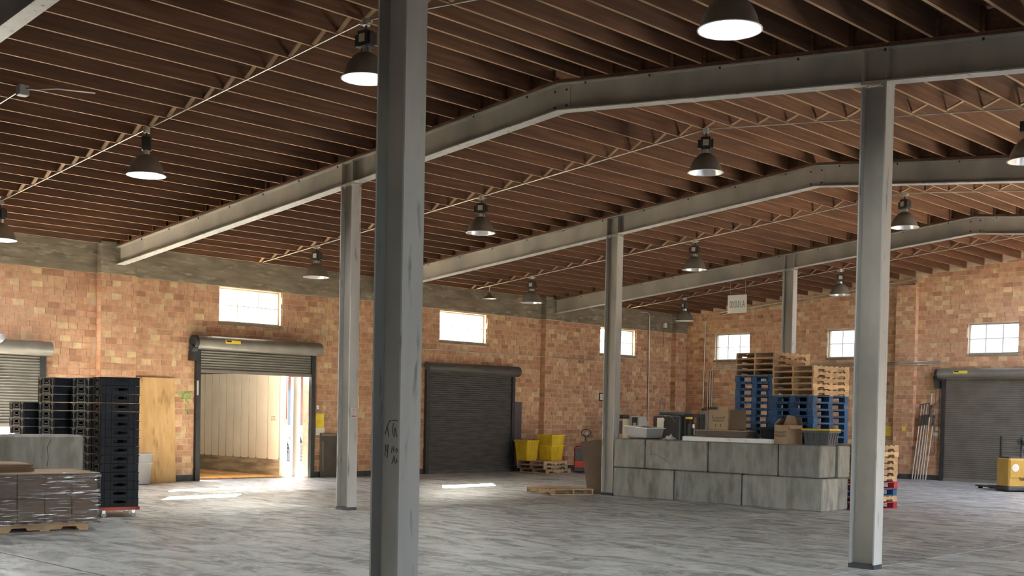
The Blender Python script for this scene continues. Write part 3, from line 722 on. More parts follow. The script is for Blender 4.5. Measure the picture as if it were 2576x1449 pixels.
lab = {(0, 0): 'lit high-bay lamp cut by the left picture edge', (0, 1): 'lit high-bay lamp hanging alone over the black crate stacks', (0, 2): 'lit high-bay lamp half hidden behind the big near column', (0, 3): 'lit high-bay lamp cut by the top picture edge',
       (1, 0): 'unlit high-bay lamp above the window over the open door', (1, 1): 'unlit high-bay lamp just right of the big near column', (1, 2): 'unlit high-bay lamp below the first beam bend, large, right of centre', (1, 3): 'unlit high-bay lamp cut by the right picture edge',
       (2, 0): 'unlit high-bay lamp beside the left wall concrete band, above the closed dark door', (2, 1): 'unlit high-bay lamp between the second and third beams, left of the paper sign', (2, 2): 'unlit high-bay lamp right of the tall right column',
       (3, 0): 'small unlit high-bay lamp in the far corner left of the paper sign', (3, 1): 'small unlit high-bay lamp beside the tall right column, before the back wall'}
for (k, i), s in lab.items():
    ym = (k+.5)*D if k < 3 else (k*D+YB)/2
    lamp(LX[i], ym - .02, k == 0, s)
# small older lamp near the left wall
t = thing('pendant_lamp', 'small flat unlit pendant lamp near the left wall band', 'lamp', (-7.6, 18.3, zj(-7.6)-.02))
MB().cyl((0, 0, -.03), (0, 0, 0), .05, 10).build('ceiling_cup', CONDUIT, t)
MB().cyl((0, 0, -.2), (0, 0, -.03), .012, 6).build('stem', CONDUIT, t)
MB().lathe([(.02, -.18), (.05, -.22), (.08, -.3), (.215, -.36), (.22, -.37)], 24).build('shade', SHADE, t)
MB().lathe([(.212, -.372), (.05, -.31), (.01, -.3)], 24).build('reflector', REFL, t)

# ------------------------------------------------------------------ pallets
SHARED = {}
def shared(key, fn):
    if key not in SHARED: SHARED[key] = fn()
    return SHARED[key]
PW, PL = 1.016, 1.219
def stringer_mesh(mat):
    def fn():
        h = .089; y = PL/2; nz = .036
        poly = [(-y, 0), (-.46, 0), (-.44, nz), (-.25, nz), (-.23, 0), (.23, 0), (.25, nz), (.44, nz), (.46, 0), (y, 0), (y, h), (-y, h)]
        m = MB()
        vs_ = [(-.018, *p) for p in poly] + [(.018, *p) for p in poly]; n = len(poly)
        # side faces as strips (non-convex profile)
        tris = [(0, 1, 10+1)]
        strips = [(0, 1, 2, 11), (2, 3, 11), (3, 4, 5, 6, 11), (6, 7, 10, 11), (7, 8, 9, 10)]
        fs = []
        for st in strips: fs.append(tuple(reversed(st))); fs.append(tuple(i+n for i in st))
        fs += [(i, i+n, (i+1) % n+n, (i+1) % n)[::-1] for i in range(n)]
        m.add(vs_, fs); return m.mesh('stringer', mat)
    return shared(('st', mat.name), fn)
def bmesh_board(sx, sy, sz, mat): return shared((sx, sy, sz, mat.name), lambda: MB().box(-sx/2, sx/2, -sy/2, sy/2, 0, sz).mesh('deck_board', mat))
def pallet(loc, rz, mat, label, group, z=0., detail=True, cat='pallet'):
    t = thing('wooden_pallet', label, cat, (loc[0], loc[1], z), rz, group)
    h1, h2 = .016, .105
    for x in (-PW/2+.02, 0, PW/2-.02): link('stringer', stringer_mesh(mat), t, (x, 0, h1))
    for i in range(7):
        w_ = .14 if i in (0, 6) else .09; y = -PL/2 + .07 + (PL-.14)*i/6
        link('deck_board', bmesh_board(PW, w_, .016, mat), t, (R.uniform(-.006, .006), y, h2))
    for y in (-PL/2+.07, -.0, PL/2-.07): link('bottom_board', bmesh_board(PW, .13, .016, mat), t, (0, y, 0))
    return t
def block_pallet(loc, rz, mat, label, group, z=0.):
    t = thing('block_pallet', label, 'pallet', (loc[0], loc[1], z), rz, group)
    bmk = shared(('blk', mat.name), lambda: MB().box(-.07, .07, -.07, .07, 0, .085).mesh('block', mat))
    for x in (-PW/2+.07, 0, PW/2-.07):
        for y in (-PL/2+.07, 0, PL/2-.07): link('block', bmk, t, (x, y, .018))
    for y in (-PL/2+.07, 0, PL/2-.07): link('stringer_board', bmesh_board(PW, .14, .018, mat), t, (0, y, .103))
    for i in range(7):
        x = -PW/2+.06+(PW-.12)*i/6; link('deck_board', bmesh_board(.115, PL, .018, mat), t, (x, 0, .121))
    for x in (-PW/2+.07, 0, PW/2-.07): link('bottom_board', bmesh_board(.13, PL-.28, .018, mat), t, (x, 0, 0))
    for y in (-PL/2+.07, PL/2-.07): link('bottom_board', bmesh_board(PW, .13, .018, mat), t, (0, y, 0))
    return t
PH, BPH = .122, .140
def stack(cx, cy, rz, seq, what, group):
    "seq from the floor up: list of ('b' blue / 'r' red / 'w' wood / 'g' weathered)"
    z = 0; n = len(seq); nb = seq.count('b')
    names = {'b': 'blue block pallet', 'r': 'red-painted block pallet', 'w': 'raw wooden pallet', 'g': 'weathered wooden pallet'}
    vis = range(13)
    for i, s in enumerate(seq):
        dx, dy, dr = R.uniform(-.012, .012), R.uniform(-.012, .012), R.uniform(-.012, .012)
        pos = n - i
        lab = '%s, %s of %s' % (names[s], ORD[pos-1], what)
        if s in 'wg':
            pallet((cx+dx, cy+dy), rz+dr, PALW if s == 'w' else PALG, lab, group, z); z += PH
        else:
            block_pallet((cx+dx, cy+dy), rz+dr, PALB if s == 'b' else PALR, lab, group, z); z += BPH
    return z
def from_corner(px, py, rz):
    "centre of a pallet whose (+x,-y) corner stands at px,py"
    c, s = math.cos(rz), math.sin(rz); lx, ly = -PW/2, PL/2
    return px + lx*c - ly*s, py + lx*s + ly*c
ra_ = math.radians(-6)
a = from_corner(3.38, 15.80, ra_); stack(a[0], a[1], ra_, 'b'*19 + 'gwww', 'the tallest pallet stack', 'pallets in the tallest stack')
a = from_corner(4.42, 15.60, ra_); stack(a[0], a[1], ra_, 'b'*16 + 'wwwww', 'the stack behind the yellow-lidded tote', 'pallets in the stack behind the tote')
a = from_corner(5.53, 15.62, ra_); stack(a[0], a[1], ra_, 'rwbr' + 'wwwwww', 'the low stack behind the right column', 'pallets in the low stack')
pallet((-1.02, 14.12), math.radians(72), PALW, 'single wooden pallet lying on the floor at the column by the blocks', 'loose pallets')

# ------------------------------------------------------------------ concrete blocks
def cblock(x0, x1, y0, y1, z0, z1, label, group='concrete blocks of the low wall', keep=None):
    m = MB().cbox(x0, x1, y0, y1, z0, z1, .022)
    o = m.build('concrete_block', BLOCKM); return tag(o, label, 'block', group)
BY0, BY1 = 14.50, 15.11
cblock(.20, 1.815, BY0, BY1, 0, .625, 'bottom-row concrete block at the left end beside the steel column')
cblock(1.84, 3.485, BY0, BY1, 0, .63, 'middle concrete block of the bottom row')
cblock(3.51, 5.30, BY0, BY1+.0, 0, .63, 'bottom-row concrete block at the right corner, chipped')
cblock(.20, 1.04, BY0, BY1, .64, 1.262, 'short top-row concrete block beside the steel column')
cblock(1.065, 2.655, BY0, BY1, .64, 1.262, 'cracked top-row concrete block, second from the steel column')
cblock(2.68, 4.30, BY0, BY1, .64, 1.265, 'top-row concrete block under the white boards, third from the column')
cblock(4.325, 5.23, BY0, BY1, .64, 1.265, 'top-row concrete block under the produce box at the right corner')
cblock(4.62, 5.25, BY1+.03, 15.58, 0, .625, 'return concrete block behind the right corner, lower', keep=1)
cblock(4.62, 5.28, BY1+.03, 15.58, .635, 1.255, 'return concrete block behind the right corner, upper', keep=1)
crk = MB()
for pts in ([(1.22, 1.2), (1.2, 1.08), (1.25, .97), (1.21, .93)], [(1.21, .94), (1.36, .95), (1.46, .9), (1.58, .86), (1.66, .8), (1.72, .78)]):
    crk.tube([(x, BY0-.0005, z) for x, z in pts], .004, 4)
o_ = [o for o in bpy.data.objects if o.get('label', '').startswith('cracked top-row')][0]
crk.build('crack', M('crack_shadow', (.06, .055, .05)), o_)
# left pair
def cblockL(z0, z1, label):
    m = MB().cbox(-.61, 0, -1.80, 0, z0, z1, .03); o = m.build('concrete_block', BLOCKM); o.location = (-.93, 2.90, 0); o.rotation_euler = (0, 0, math.radians(-2)); return tag(o, label, 'block', 'concrete blocks by the wrapped load')
cblockL(.0, .64, 'lower concrete block hidden behind the wrapped load'); ob = cblockL(.65, 1.29, 'cracked concrete block behind the wrapped load, before the black crates')
MB().tube([(.001, -.52, 1.22), (.001, -.58, 1.1), (.001, -.56, .95), (.001, -.58, .8)], .004, 4).build('crack', M('crack_shadow', (.06, .055, .05)), ob)

# ------------------------------------------------------------------ wrapped load on its pallet
rzw = math.radians(-6); lx, ly = 1.05, 1.62
t = pallet((.14, 1.62), rzw, PALW, 'wooden pallet carrying the shrink-wrapped load', 'loose pallets')
t2 = thing('wrapped_load', 'shrink-wrapped load of brown cartons on a pallet at the left edge', 'cartons', (.15, 1.60, .125), rzw)
hz = .335
for iz in range(2):
    for ix in range(2):
        for iy in range(4):
            x0 = -.56+ix*.56; y0 = -.74+iy*.37
            MB().cbox(x0+.004, x0+.556, y0+.004, y0+.366, iz*hz+.004, (iz+1)*hz-.002, .006).build('carton', CARDD, t2)
# film skin with wrinkles
m = MB(); nx, nz = 90, 22; per = [(-.585, -.765), (.585, -.765), (.585, .765), (-.585, .765)]
ring = []
for i in range(4):
    a, b = per[i], per[(i+1) % 4]
    for k in range(nx//4+1): f = k/(nx//4+1); ring.append((a[0]+(b[0]-a[0])*f, a[1]+(b[1]-a[1])*f))
n = len(ring); vs_ = []
for j in range(nz+1):
    z = -.04 + (2*hz+.055)*j/nz
    for k, (x, y) in enumerate(ring):
        wv = .006*math.sin(k*.9+j*.5)+.005*math.sin(j*1.7+k*.23)+R.uniform(-.003, .003)
        s = 1+wv; s *= 1 - (.02 if j == nz else 0) + (.012 if j == 0 else 0)
        vs_.append((x*s, y*s, z))
m.add(vs_, [(j*n+k, j*n+(k+1) % n, (j+1)*n+(k+1) % n, (j+1)*n+k) for j in range(nz) for k in range(n)], True)
m.build('stretch_film', FILM, t2)
part('top_sheet', CARD, t2, (-.575, .575, -.755, .755, 2*hz, 2*hz+.012))
for i in range(7):
    o = MB().box(-.5, .22, -.78-.0, -.05+.02*(i % 3)-.012*i, 0, .015).build('flat_carton', CARD if i == 6 else CARDD)
    o.location = (.13, 1.62, .125+2*hz+.018+i*.0165); o.rotation_euler = (0, 0, rzw+R.uniform(-.05, .05))
    tag(o, 'flattened carton in the small pile on the wrapped load, %s' % ['lowest', 'second', 'third', 'fourth', 'fifth', 'sixth', 'topmost and palest'][i], 'cardboard', 'flattened cartons on the wrapped load')

# ------------------------------------------------------------------ black stacking trays
TX, TY, TH = .56, .60, .144
def tray_meshes(side):
    b = MB(); tW = .012
    hx, hy = TX/2, TY/2
    b.box(-hx+.02, hx-.02, -hy+.02, hy-.02, .004, .014)
    # short ends (-y / +y) with a handle opening
    for s in (-1, 1):
        y0, y1 = (-hy+.008, -hy+.02) if s < 0 else (hy-.02, hy-.008)
        b.box(-hx+.01, hx-.01, y0, y1, .004, .062).box(-hx+.01, -.07, y0, y1, .062, .098).box(.07, hx-.01, y0, y1, .062, .098).box(-hx+.01, hx-.01, y0, y1, .098, .125)
    for s in (-1, 1):
        x0, x1 = (-hx+.008, -hx+.02) if s < 0 else (hx-.02, hx-.008)
        if not side: b.box(x0, x1, -hy+.01, hy-.01, .004, .125)
        else: b.box(x0, x1, -hy+.01, -.1, .004, .125).box(x0, x1, .1, hy-.01, .004, .125).box(x0, x1, -.1, .1, .004, .055).box(x0, x1, -.1, .1, .1, .125)
    r = MB()
    r.box(-hx, hx, -hy, -hy+.022, .122, .134).box(-hx, hx, hy-.022, hy, .122, .134).box(-hx, -hx+.022, -hy, hy, .122, .134).box(hx-.022, hx, -hy, hy, .122, .134)
    r.box(-.13, .13, -hy+.002, -hy+.012, .004, .022)
    g = MB()
    for x in (-.2, -.1, .1, .2): g.box(x-.008, x+.008, -hy, -hy+.012, .004, .122)
    g.prism([(-.235, .122), (-.15, .122), (-.17, .09), (-.22, .09)], 'y', -hy+.0, -hy+.01); g.prism([(.15, .122), (.235, .122), (.22, .09), (.17, .09)], 'y', -hy+.0, -hy+.01)
    if side:
        for y in (-.22, -.13, .13, .22): g.box(hx-.012, hx, y-.008, y+.008, .004, .122)
    h = MB()
    pts = [(.075*math.cos(a), -hy+.004, .08+.03*math.sin(a)) for a in [2*PI*i/14 for i in range(15)]]
    h.tube(pts, .005, 5)
    h2 = MB(); pts = [(hx-.004, .085*math.cos(a), .078+.028*math.sin(a)) for a in [2*PI*i/14 for i in range(15)]]
    h2.tube(pts, .005, 5)
    return b.mesh('tray_body', CRATE), r.mesh('tray_rim', CRATEL), g.mesh('tray_rib', CRATEL), h.mesh('tray_handle', CRATEL), h2.mesh('tray_side_handle', CRATE)
TB, TR, TG, TT, TS = tray_meshes(False); TBS, _r, GD, _h, _s = tray_meshes(True); GD.materials.clear(); GD.materials.append(CRATE)
RIMD = TR.copy(); RIMD.materials.clear(); RIMD.materials.append(CRATE); HD = TT.copy(); HD.materials.clear(); HD.materials.append(CRATE)
def tower(px, py, rz, n, z0, what, group, dark=False):
    "px,py: the (+x,-y) corner"
    c, s = math.cos(rz), math.sin(rz); lx_, ly_ = -TX/2, TY/2
    cx, cy = px+lx_*c-ly_*s, py+lx_*s+ly_*c
    for i in range(n):
        pos = n-i
        place = ORD[pos-1]
        t = thing('stacking_tray', 'black plastic tray, %s in %s' % (place, what), 'tray', (cx+R.uniform(-.004, .004), cy+R.uniform(-.004, .004), z0+i*(TH-.008)), rz+R.uniform(-.008, .008), group)
        link('body', TBS if dark else TB, t); link('rim', RIMD if dark else TR, t); stuff(link('rib', GD if dark else TG, t)); link('handle', HD if dark else TT, t); dark and link('side_handle', TS, t)
    return z0 + n*(TH-.008)
def dolly(px, py, rz, label):
    c, s = math.cos(rz), math.sin(rz); lx_, ly_ = -TX/2, TY/2
    t = thing('tray_dolly', label, 'dolly', (px+lx_*c-ly_*s, py+lx_*s+ly_*c, 0), rz, 'red tray dollies')
    f = MB()
    for a in ((-TX/2-.01, TX/2+.01, -TY/2-.01, -TY/2+.05), (-TX/2-.01, TX/2+.01, TY/2-.05, TY/2+.01), (-TX/2-.01, -TX/2+.05, -TY/2, TY/2), (TX/2-.05, TX/2+.01, -TY/2, TY/2)): f.box(a[0], a[1], a[2], a[3], .115, .165)
    f.build('frame', REDP, t)
    for x in (-TX/2+.07, TX/2-.07):
        for y in (-TY/2+.07, TY/2-.07):
            ca = MB().box(x-.02, x+.02, y-.025, y+.025, .06, .115).build('caster_fork', CHROME, t)
            MB().cyl((x-.014, y, .042), (x+.014, y, .042), .042, 14).build('wheel', GREYP, ca)
T1 = (-.785, 3.10, math.radians(-13)); T2 = (-1.60, 3.34, math.radians(8)); T3 = (-2.24, 3.03, math.radians(4)); T4 = (-2.86, 2.80, math.radians(2))
for T, nn, what, dl, dk in ((T1, 15, 'the near right stack', 'red steel dolly on casters under the near right tray stack', True), (T2, 15, 'the second stack from right', 'red dolly under the second tray stack', False),
                        (T3, 15, 'the third stack from right', 'red dolly under the third tray stack', False), (T4, 12, 'the short leftmost stack', 'red dolly under the low left tray stack', False)):
    dolly(*T, dl); tower(*T, nn, .166, what, 'black trays in %s' % what, dk)

# ------------------------------------------------------------------ along the left wall
t = tag(MB().obox(Matrix.Translation((XL+.10, 8.33, 1.215)) @ Matrix.Rotation(-.045, 4, 'Y'), .018, .95, 2.43).build('plywood_sheet', PLY), 'tall stained plywood sheet leaning on the brick wall', 'plywood')
tag(MB().bar((XL+.30, 7.80, .0), (XL+.10, 7.795, 2.3), .035, .09, (1, 0, 0)).build('wood_strip', M('pink_wood', (.45, .27, .2))), 'thin pinkish wooden strip leaning beside the plywood sheet', 'plank')
t = thing('trash_can', 'tall grey plastic trash can before the plywood sheet', 'bin', (-7.95, 7.70, 0))
prof = [(.0, .01), (.185, .01), (.19, .03), (.245, .66), (.262, .665), (.262, .70), (.245, .705), (.238, .69), (.18, .05), (0, .04)]
MB().lathe([(r, z) for r, z in prof], 28).build('can_body', GREYP, t)
MB().lathe([(.232, .45), (.24, .455), (.242, .50), (.234, .505)], 28).build('band', GREYP, t)
# spray paint
gm = bpy.data.materials.new('green_spray_paint'); gm.use_nodes = True; gn = gm.node_tree.nodes; gl_ = gm.node_tree.links
b = gn['Principled BSDF']; b.inputs['Base Color'].default_value = (.35, .62, .16, 1); b.inputs['Roughness'].default_value = .7
tx = gn.new('ShaderNodeTexNoise'); tx.inputs['Scale'].default_value = 9; tx.inputs['Detail'].default_value = 5; gg = gn.new('ShaderNodeNewGeometry'); gl_.new(gg.outputs['Position'], tx.inputs['Vector'])
mr = gn.new('ShaderNodeMapRange'); mr.inputs[1].default_value = .42; mr.inputs[2].default_value = .6; mr.inputs[4].default_value = .55; gl_.new(tx.outputs[0], mr.inputs[0]); gl_.new(mr.outputs[0], b.inputs['Alpha'])
m = MB()
for y0, y1, z0, z1 in ((8.87, 9.05, 2.06, 2.12), (9.02, 9.28, 1.95, 2.14), (9.12, 9.22, 1.60, 1.97)): m.box(XL+.006, XL+.0085, y0, y1, z0, z1)
o = m.build('spray_paint', gm, wl); o['label'] = 'green spray paint on the bricks'
# notices right of door 1
t = thing('yellow_notice', 'yellow notice in a clear bag beside the open door', 'notice', (XL+.012, 13.06, 1.47))
MB().box(0, .003, -.13, .13, -.19, .19).build('sheet', YPAPER, t)
MB().tube([(.01, -.22, -.15), (.02, -.24, .0), (.015, -.2, .2), (.02, -.05, .27), (.015, .15, .25), (.02, .3, .18), (.01, .22, .0), (.015, .2, -.2)], .012, 5).build('plastic_fold', FILM, t)
MB().box(.003, .0045, -.09, .09, .02, .03).box(.003, .0045, -.09, .05, -.02, -.012).box(.003, .0045, -.09, .08, -.06, -.052).build('print', M('faint_print', (.5, .35, .03)), t)
tag(MB().box(XL+.006, XL+.009, 12.94, 13.22, 1.10, 1.30).build('paper_sheet', PAPER), 'white paper pinned under the yellow notice', 'paper')
t = thing('switch_box', 'small white switch box above the yellow notice', 'switch', (XL+.006, 12.96, 1.83)); MB().cbox(0, .05, -.04, .04, -.05, .05, .006).build('box', WHITEP, t); MB().box(.05, .06, -.008, .008, -.015, .015).build('toggle', GREYP, t)
t = thing('leaning_board', 'dark brown board with a frame strip leaning right of the open door', 'board', (XL+.06, 13.05, 0), 0, None, (0, -.03))
DARKB = M('dark_board', (.07, .058, .045), (.10, .085, .065), 2, .8)
part('panel', DARKB, t, (0, .03, 0, .72, .0, 1.15)); part('strip', M('brown_strip', (.14, .11, .085)), t, (.03, .045, .05, .10, .15, .95)); part('top_strip', M('brown_strip2', (.22, .17, .11)), t, (.03, .04, .03, .7, 1.08, 1.14))
# conduits on the left wall
run('wall_conduit', [(XL+.03, 16.4, 3.535), (XL+.03, 21.35, 3.545), (XP+.03, 21.56, 3.55), (XP+.03, 22.35, 3.55), (XL+.03, 22.45, 3.55), (XL+.03, 24.7, 3.56), (XL+.03, 26.2, 3.56)], .013, CONDUIT, 'long horizontal conduit on the left wall above the dark shutter')
run('wall_conduit', [(XL+.035, 26.4, 5.32), (XL+.035, 26.85, 5.32), (XL+.035, 26.95, 5.25), (XL+.035, 26.98, 3.5), (XL+.035, 26.98, 1.6)], .02, CONDUIT, 'vertical conduit on the left wall near the far corner')
run('wall_conduit', [(XL+.035, 27.7, 1.2), (XL+.035, 27.7, 2.3), (XL+.035, 27.78, 2.42), (XL+.035, 28.2, 2.47)], .014, CONDUIT, 'short conduit rising beside the far corner pilaster')
t = thing('junction_box', 'small pale junction box on the concrete band in the far corner', 'box', (XL+.006, 27.85, 4.95)); MB().cbox(0, .07, -.07, .07, -.08, .08, .008).build('box', PAPER, t); MB().tube([(.03, .0, .08), (.03, .01, .3), (.03, .12, .38), (.05, .35, .4)], .012, 6).build('conduit', CONDUIT, t); MB().tube([(.03, -.03, -.08), (.02, -.1, -.25), (.02, -.05, -.5), (.02, -.08, -.75)], .006, 5).build('cable', BLACKM, t)
t = thing('picture_frame', 'small black-framed notice on the left wall by the block column', 'frame', (XL+.008, 24.55, 2.37)); MB().box(0, .02, -.18, .18, -.135, .135).build('frame', BLACKM, t); MB().box(.02, .022, -.14, .14, -.1, .1).build('sheet', PAPER, t); MB().box(.022, .0225, -.1, .08, .03, .045).box(.022, .0225, -.1, .05, -.01, .0).box(.022, .0225, -.1, .09, -.05, -.04).build('print', M('grey_print', (.4, .38, .38)), t)
tag(MB().cbox(XL+.0, XL+.03, 20.28, 20.68, .98, 2.12, .006).build('wall_panel', M('purple_panel', (.085, .06, .075), (.11, .08, .095), 3, .6)), 'dark purple panel on the bricks right of the dark shutter', 'panel')

# ------------------------------------------------------------------ yellow totes on pallets
yr = math.radians(4)
yc = (-7.72, 20.85)
for i, mt in enumerate('www'):
    pallet((yc[0]+.06*(i == 0), yc[1]+(.05 if i == 0 else -.02*i)), yr+.03*i, PALG if i == 1 else PALW, 'wooden pallet under the yellow totes, %s' % ['lowest', 'middle', 'uppermost'][i], 'pallets under the yellow totes', i*PH)
def tote(loc, rz, sx, sy, h, mat, label, group, ribs=6, lid=None, flare=.88):
    t = thing('plastic_tote', label, 'tote', loc, rz, group)
    m = MB(); hx, hy = sx/2, sy/2
    def rg(s, z, q=0): return [(-hx*s+q, -hy*s+q, z), (hx*s-q, -hy*s+q, z), (hx*s-q, hy*s-q, z), (-hx*s+q, hy*s-q, z)]
    vs_ = rg(flare, 0)+rg(1, h)+rg(1, h, .012)+rg(flare, .012, .012)
    fs = [(3, 2, 1, 0)] + [(k*4+i, k*4+(i+1) % 4, k*4+4+(i+1) % 4, k*4+4+i) for k in range(3) for i in range(4)] + [(12, 13, 14, 15)]
    m.add(vs_, fs); m.build('body', mat, t)
    r = MB().box(-hx-.02, hx+.02, -hy-.02, -hy+.01, h-.035, h+.004).box(-hx-.02, hx+.02, hy-.01, hy+.02, h-.035, h+.004).box(-hx-.02, -hx+.01, -hy, hy, h-.035, h+.004).box(hx-.01, hx+.02, -hy, hy, h-.035, h+.004)
    r.build('rim', mat, t)
    for k in range(ribs):
        f = (k+.5)/ribs*2-1
        MB().bar((hx*(flare+.01), f*hy*.86, .02), (hx*1.005, f*hy*.95, h-.04), .02, .014, (1, 0, 0)).build('rib', mat, t)
        MB().bar((f*hx*.86, -hy*(flare+.01), .02), (f*hx*.95, -hy*1.005, h-.04), .02, .014, (0, 1, 0)).build('rib', mat, t)
    if lid: MB().cbox(-hx-.025, hx+.025, -hy-.025, hy+.025, h+.004, h+.04, .01).build('lid', lid, t)
    return t
zt = 3*PH
tote((yc[0]-.22, yc[1]-.50, zt), yr, .50, .56, .60, YEL, 'yellow plastic tote on the left of the pallet', 'yellow totes', 7, flare=.8)
tB = tote((yc[0]+.12, yc[1]+.19, zt), yr+.05, .56, .66, .47, YEL, 'lower yellow tote with a red tag, carrying another', 'yellow totes', 9, flare=.8)
MB().box(.236, .24, -.24, -.16, .14, .25).build('red_tag', REDP, tB)
tote((yc[0]+.12, yc[1]+.19, zt+.478), yr+.05, .58, .68, .30, YEL, 'upper yellow tote stacked on another', 'yellow totes', 6, flare=.86)
run('crowbar', [(XL+.26, 20.25, .0), (XL+.16, 20.12, .9), (XL+.16, 20.1, .98)], .014, BLACKM, 'thin black bar leaning at the dark shutter edge by the totes', 'bar')

# ------------------------------------------------------------------ electric pallet jacks
def jack(loc, rz, body, skirt, label, w_=.72, text=None, hgt=.78):
    t = thing('electric_pallet_jack', label, 'pallet jack', loc, rz)
    # local: forks toward -x, tiller toward +x ; y across
    b = MB().cbox(-.05, .50, -w_/2, w_/2, .12, hgt, .03).build('power_head', body, t)
    MB().cbox(-.06, .52, -w_/2-.01, w_/2+.01, .03, .14, .02).build('skirt', DGREY, t)
    MB().cbox(.47, .515, -w_/2+.03, w_/2-.03, .36, hgt-.04, .01).build('cover', skirt, b)
    MB().cbox(.0, .42, -w_/2+.05, w_/2-.05, hgt, hgt+.04, .015).build('top_cover', DGREY, t)
    for y in (-.17, .17):
        MB().prism([(-1.25, .05), (-.05, .04), (-.05, .10), (-1.20, .085)], 'y', y-.08, y+.08).build('fork', CHROME if body is REDP else DGREY, t)
        MB().cyl((-1.1, y-.05, .035), (-1.1, y+.05, .035), .035, 10).build('load_wheel', RUBBER, t)
    h = MB().tube([(.36, 0, hgt-.05), (.42, 0, hgt+.1), (.46, 0, hgt+.34)], .032, 8).build('tiller_arm', DGREY, t)
    g = MB().lathe([(.0, -.07), (.06, -.05), (.085, .0), (.06, .06), (0, .08)], 12).xf(Matrix.Translation((.47, 0, hgt+.42))); g.build('control_head', GREYP if body is REDP else BLACKM, h)
    MB().tube([(.47, -.03, hgt+.33), (.46, -.12, hgt+.38), (.47, -.15, hgt+.45), (.48, -.10, hgt+.52), (.48, 0, hgt+.54), (.48, .10, hgt+.52), (.47, .15, hgt+.45), (.46, .12, hgt+.38), (.47, .03, hgt+.33)], .017, 7).build('handle_loop', BLACKM, h)
    return t
jr = jack((-7.25, 22.28, 0), math.radians(-49), REDP, DGREY, 'red and black electric pallet jack beside the yellow totes', .72)
jy = jack((4.50, 25.62, 0), math.radians(-35), ORGY, ORGY, 'yellow electric pallet jack in front of the back wall shutter', .80, hgt=.86)
MB().cyl((.516, -.22, .62), (.519, -.22, .62), .10, 20).build('round_sticker', PAPER, jy)
link('maker_mark', text_mesh('maker_mark', 'Yale', .11, INK, font_bold=True), jy, (.5165, -.02, .33), (PI/2, 0, PI/2))
for y in (-.3, .3): MB().box(-.05, .0, y-.02, y+.02, .8, 1.42).build('backrest_post', BLACKM, jy)

# ------------------------------------------------------------------ back wall fittings
BARM = M('load_bar_steel', (.42, .41, .39), (.5, .49, .47), 6, .35, metal=.8)
for i in range(6):
    x0 = .37+.085*i; top = (2.26, 2.28, 2.30, 2.30, 2.64, 2.28)[i]; lean = .10
    t = thing('load_bar', 'leaning steel load bar, %s from the pilaster' % ['first', 'second', 'third', 'fourth', 'fifth and tallest', 'sixth'][i], 'pole', (0, 0, 0), 0, 'steel load bars leaning on the back wall')
    p0 = Vector((x0, YB-.34, 0)); p1 = Vector((x0+lean*(1.3 if i != 4 else 1), YB-.085, top)); q = p0.lerp(p1, .72)
    MB().cyl(p0, q, .019, 9).build('lower_tube', BARM, t); MB().cyl(q, p0.lerp(p1, .86), .032, 9).build('ratchet', BLACKM, t); MB().cyl(p0.lerp(p1, .86), p1, .015, 9).build('upper_tube', BARM, t)
    MB().cyl(p1, p1+Vector((0, 0, .025)), .05, 10).build('foot_pad', DGREY, t)
    if i in (0, 4): MB().cyl(p0.lerp(p1, .52), p0.lerp(p1, .56), .0225, 9).build('orange_tape', M('orange_tape', (.75, .2, .03)), t)
t = thing('wall_notice', 'torn yellow and white notice on bricks by the back shutter', 'notice', (1.02, YB-.008, 1.46)); MB().box(-.02, .12, -.004, 0, -.12, .14).build('sheet', YPAPER, t); MB().box(-.16, -.03, -.006, 0, -.13, -.02).box(-.1, .0, -.006, 0, .03, .15).build('torn_paper', PAPER, t)
t = thing('wall_notice', 'yellow notice on the back wall left of the pilaster', 'notice', (-.62, YB-.008, 1.45)); MB().box(-.12, .10, -.004, 0, -.15, .15).build('sheet', YPAPER, t); MB().box(-.08, .06, -.0055, -.004, .04, .05).box(-.08, .04, -.0055, -.004, -.02, -.01).build('print', M('faint_print', (.5, .35, .03)), t)
tag(MB().box(-.06, .06, YB-.21, YB-.206, 1.47, 1.60).build('small_notice', YPAPER), 'small yellow notice on the back wall pilaster', 'notice')
for i in range(3):
    zc = 3.50+.045*i; xv = -7.36+.085*i
    run('wall_conduit', [(1.0, YB-.03, zc), (.36, YB-.03, zc), (.30, YB-.235, zc), (-.40, YB-.235, zc), (-.46, YB-.03, zc), (-7.0, YB-.03, zc-.03*(2-i)), (xv+.13, YB-.03, zc-.06), (xv+.04, YB-.03, zc-.12), (xv, YB-.03, zc-.25), (xv, YB-.03, 2.0)], .014, CONDUIT, 'back wall conduit, %s of three running side by side and bending down' % ['lowest', 'middle', 'highest'][i], 'conduit', 'parallel conduits on the back wall')
run('wall_conduit', [(-5.9, YB-.04, 5.45), (-6.9, YB-.04, 5.32), (-7.35, YB-.04, 5.25), (-7.5, YB-.04, 5.1), (-7.52, YB-.04, 4.8), (-7.55, YB-.04, 2.05)], .018, CONDUIT, 'tall bent conduit dropping to the grey panel in the far corner')
run('roof_conduit', [(x, YB-.10, zj(x)-.10) for x in (-6.9, -3, .25)], .02, CONDUIT, 'pale conduit running up under the joists along the back wall, upper')
run('roof_conduit', [(x, YB-.06, zj(x)-.20) for x in (-5.9, -3, .2)], .016, CONDUIT, 'pale conduit running up along the back wall, lower')
run('wall_conduit', [(-8.2, YB-.03, 2.49), (-4.6, YB-.03, 2.50)], .013, CONDUIT, 'low horizontal conduit across the far corner of the back wall')
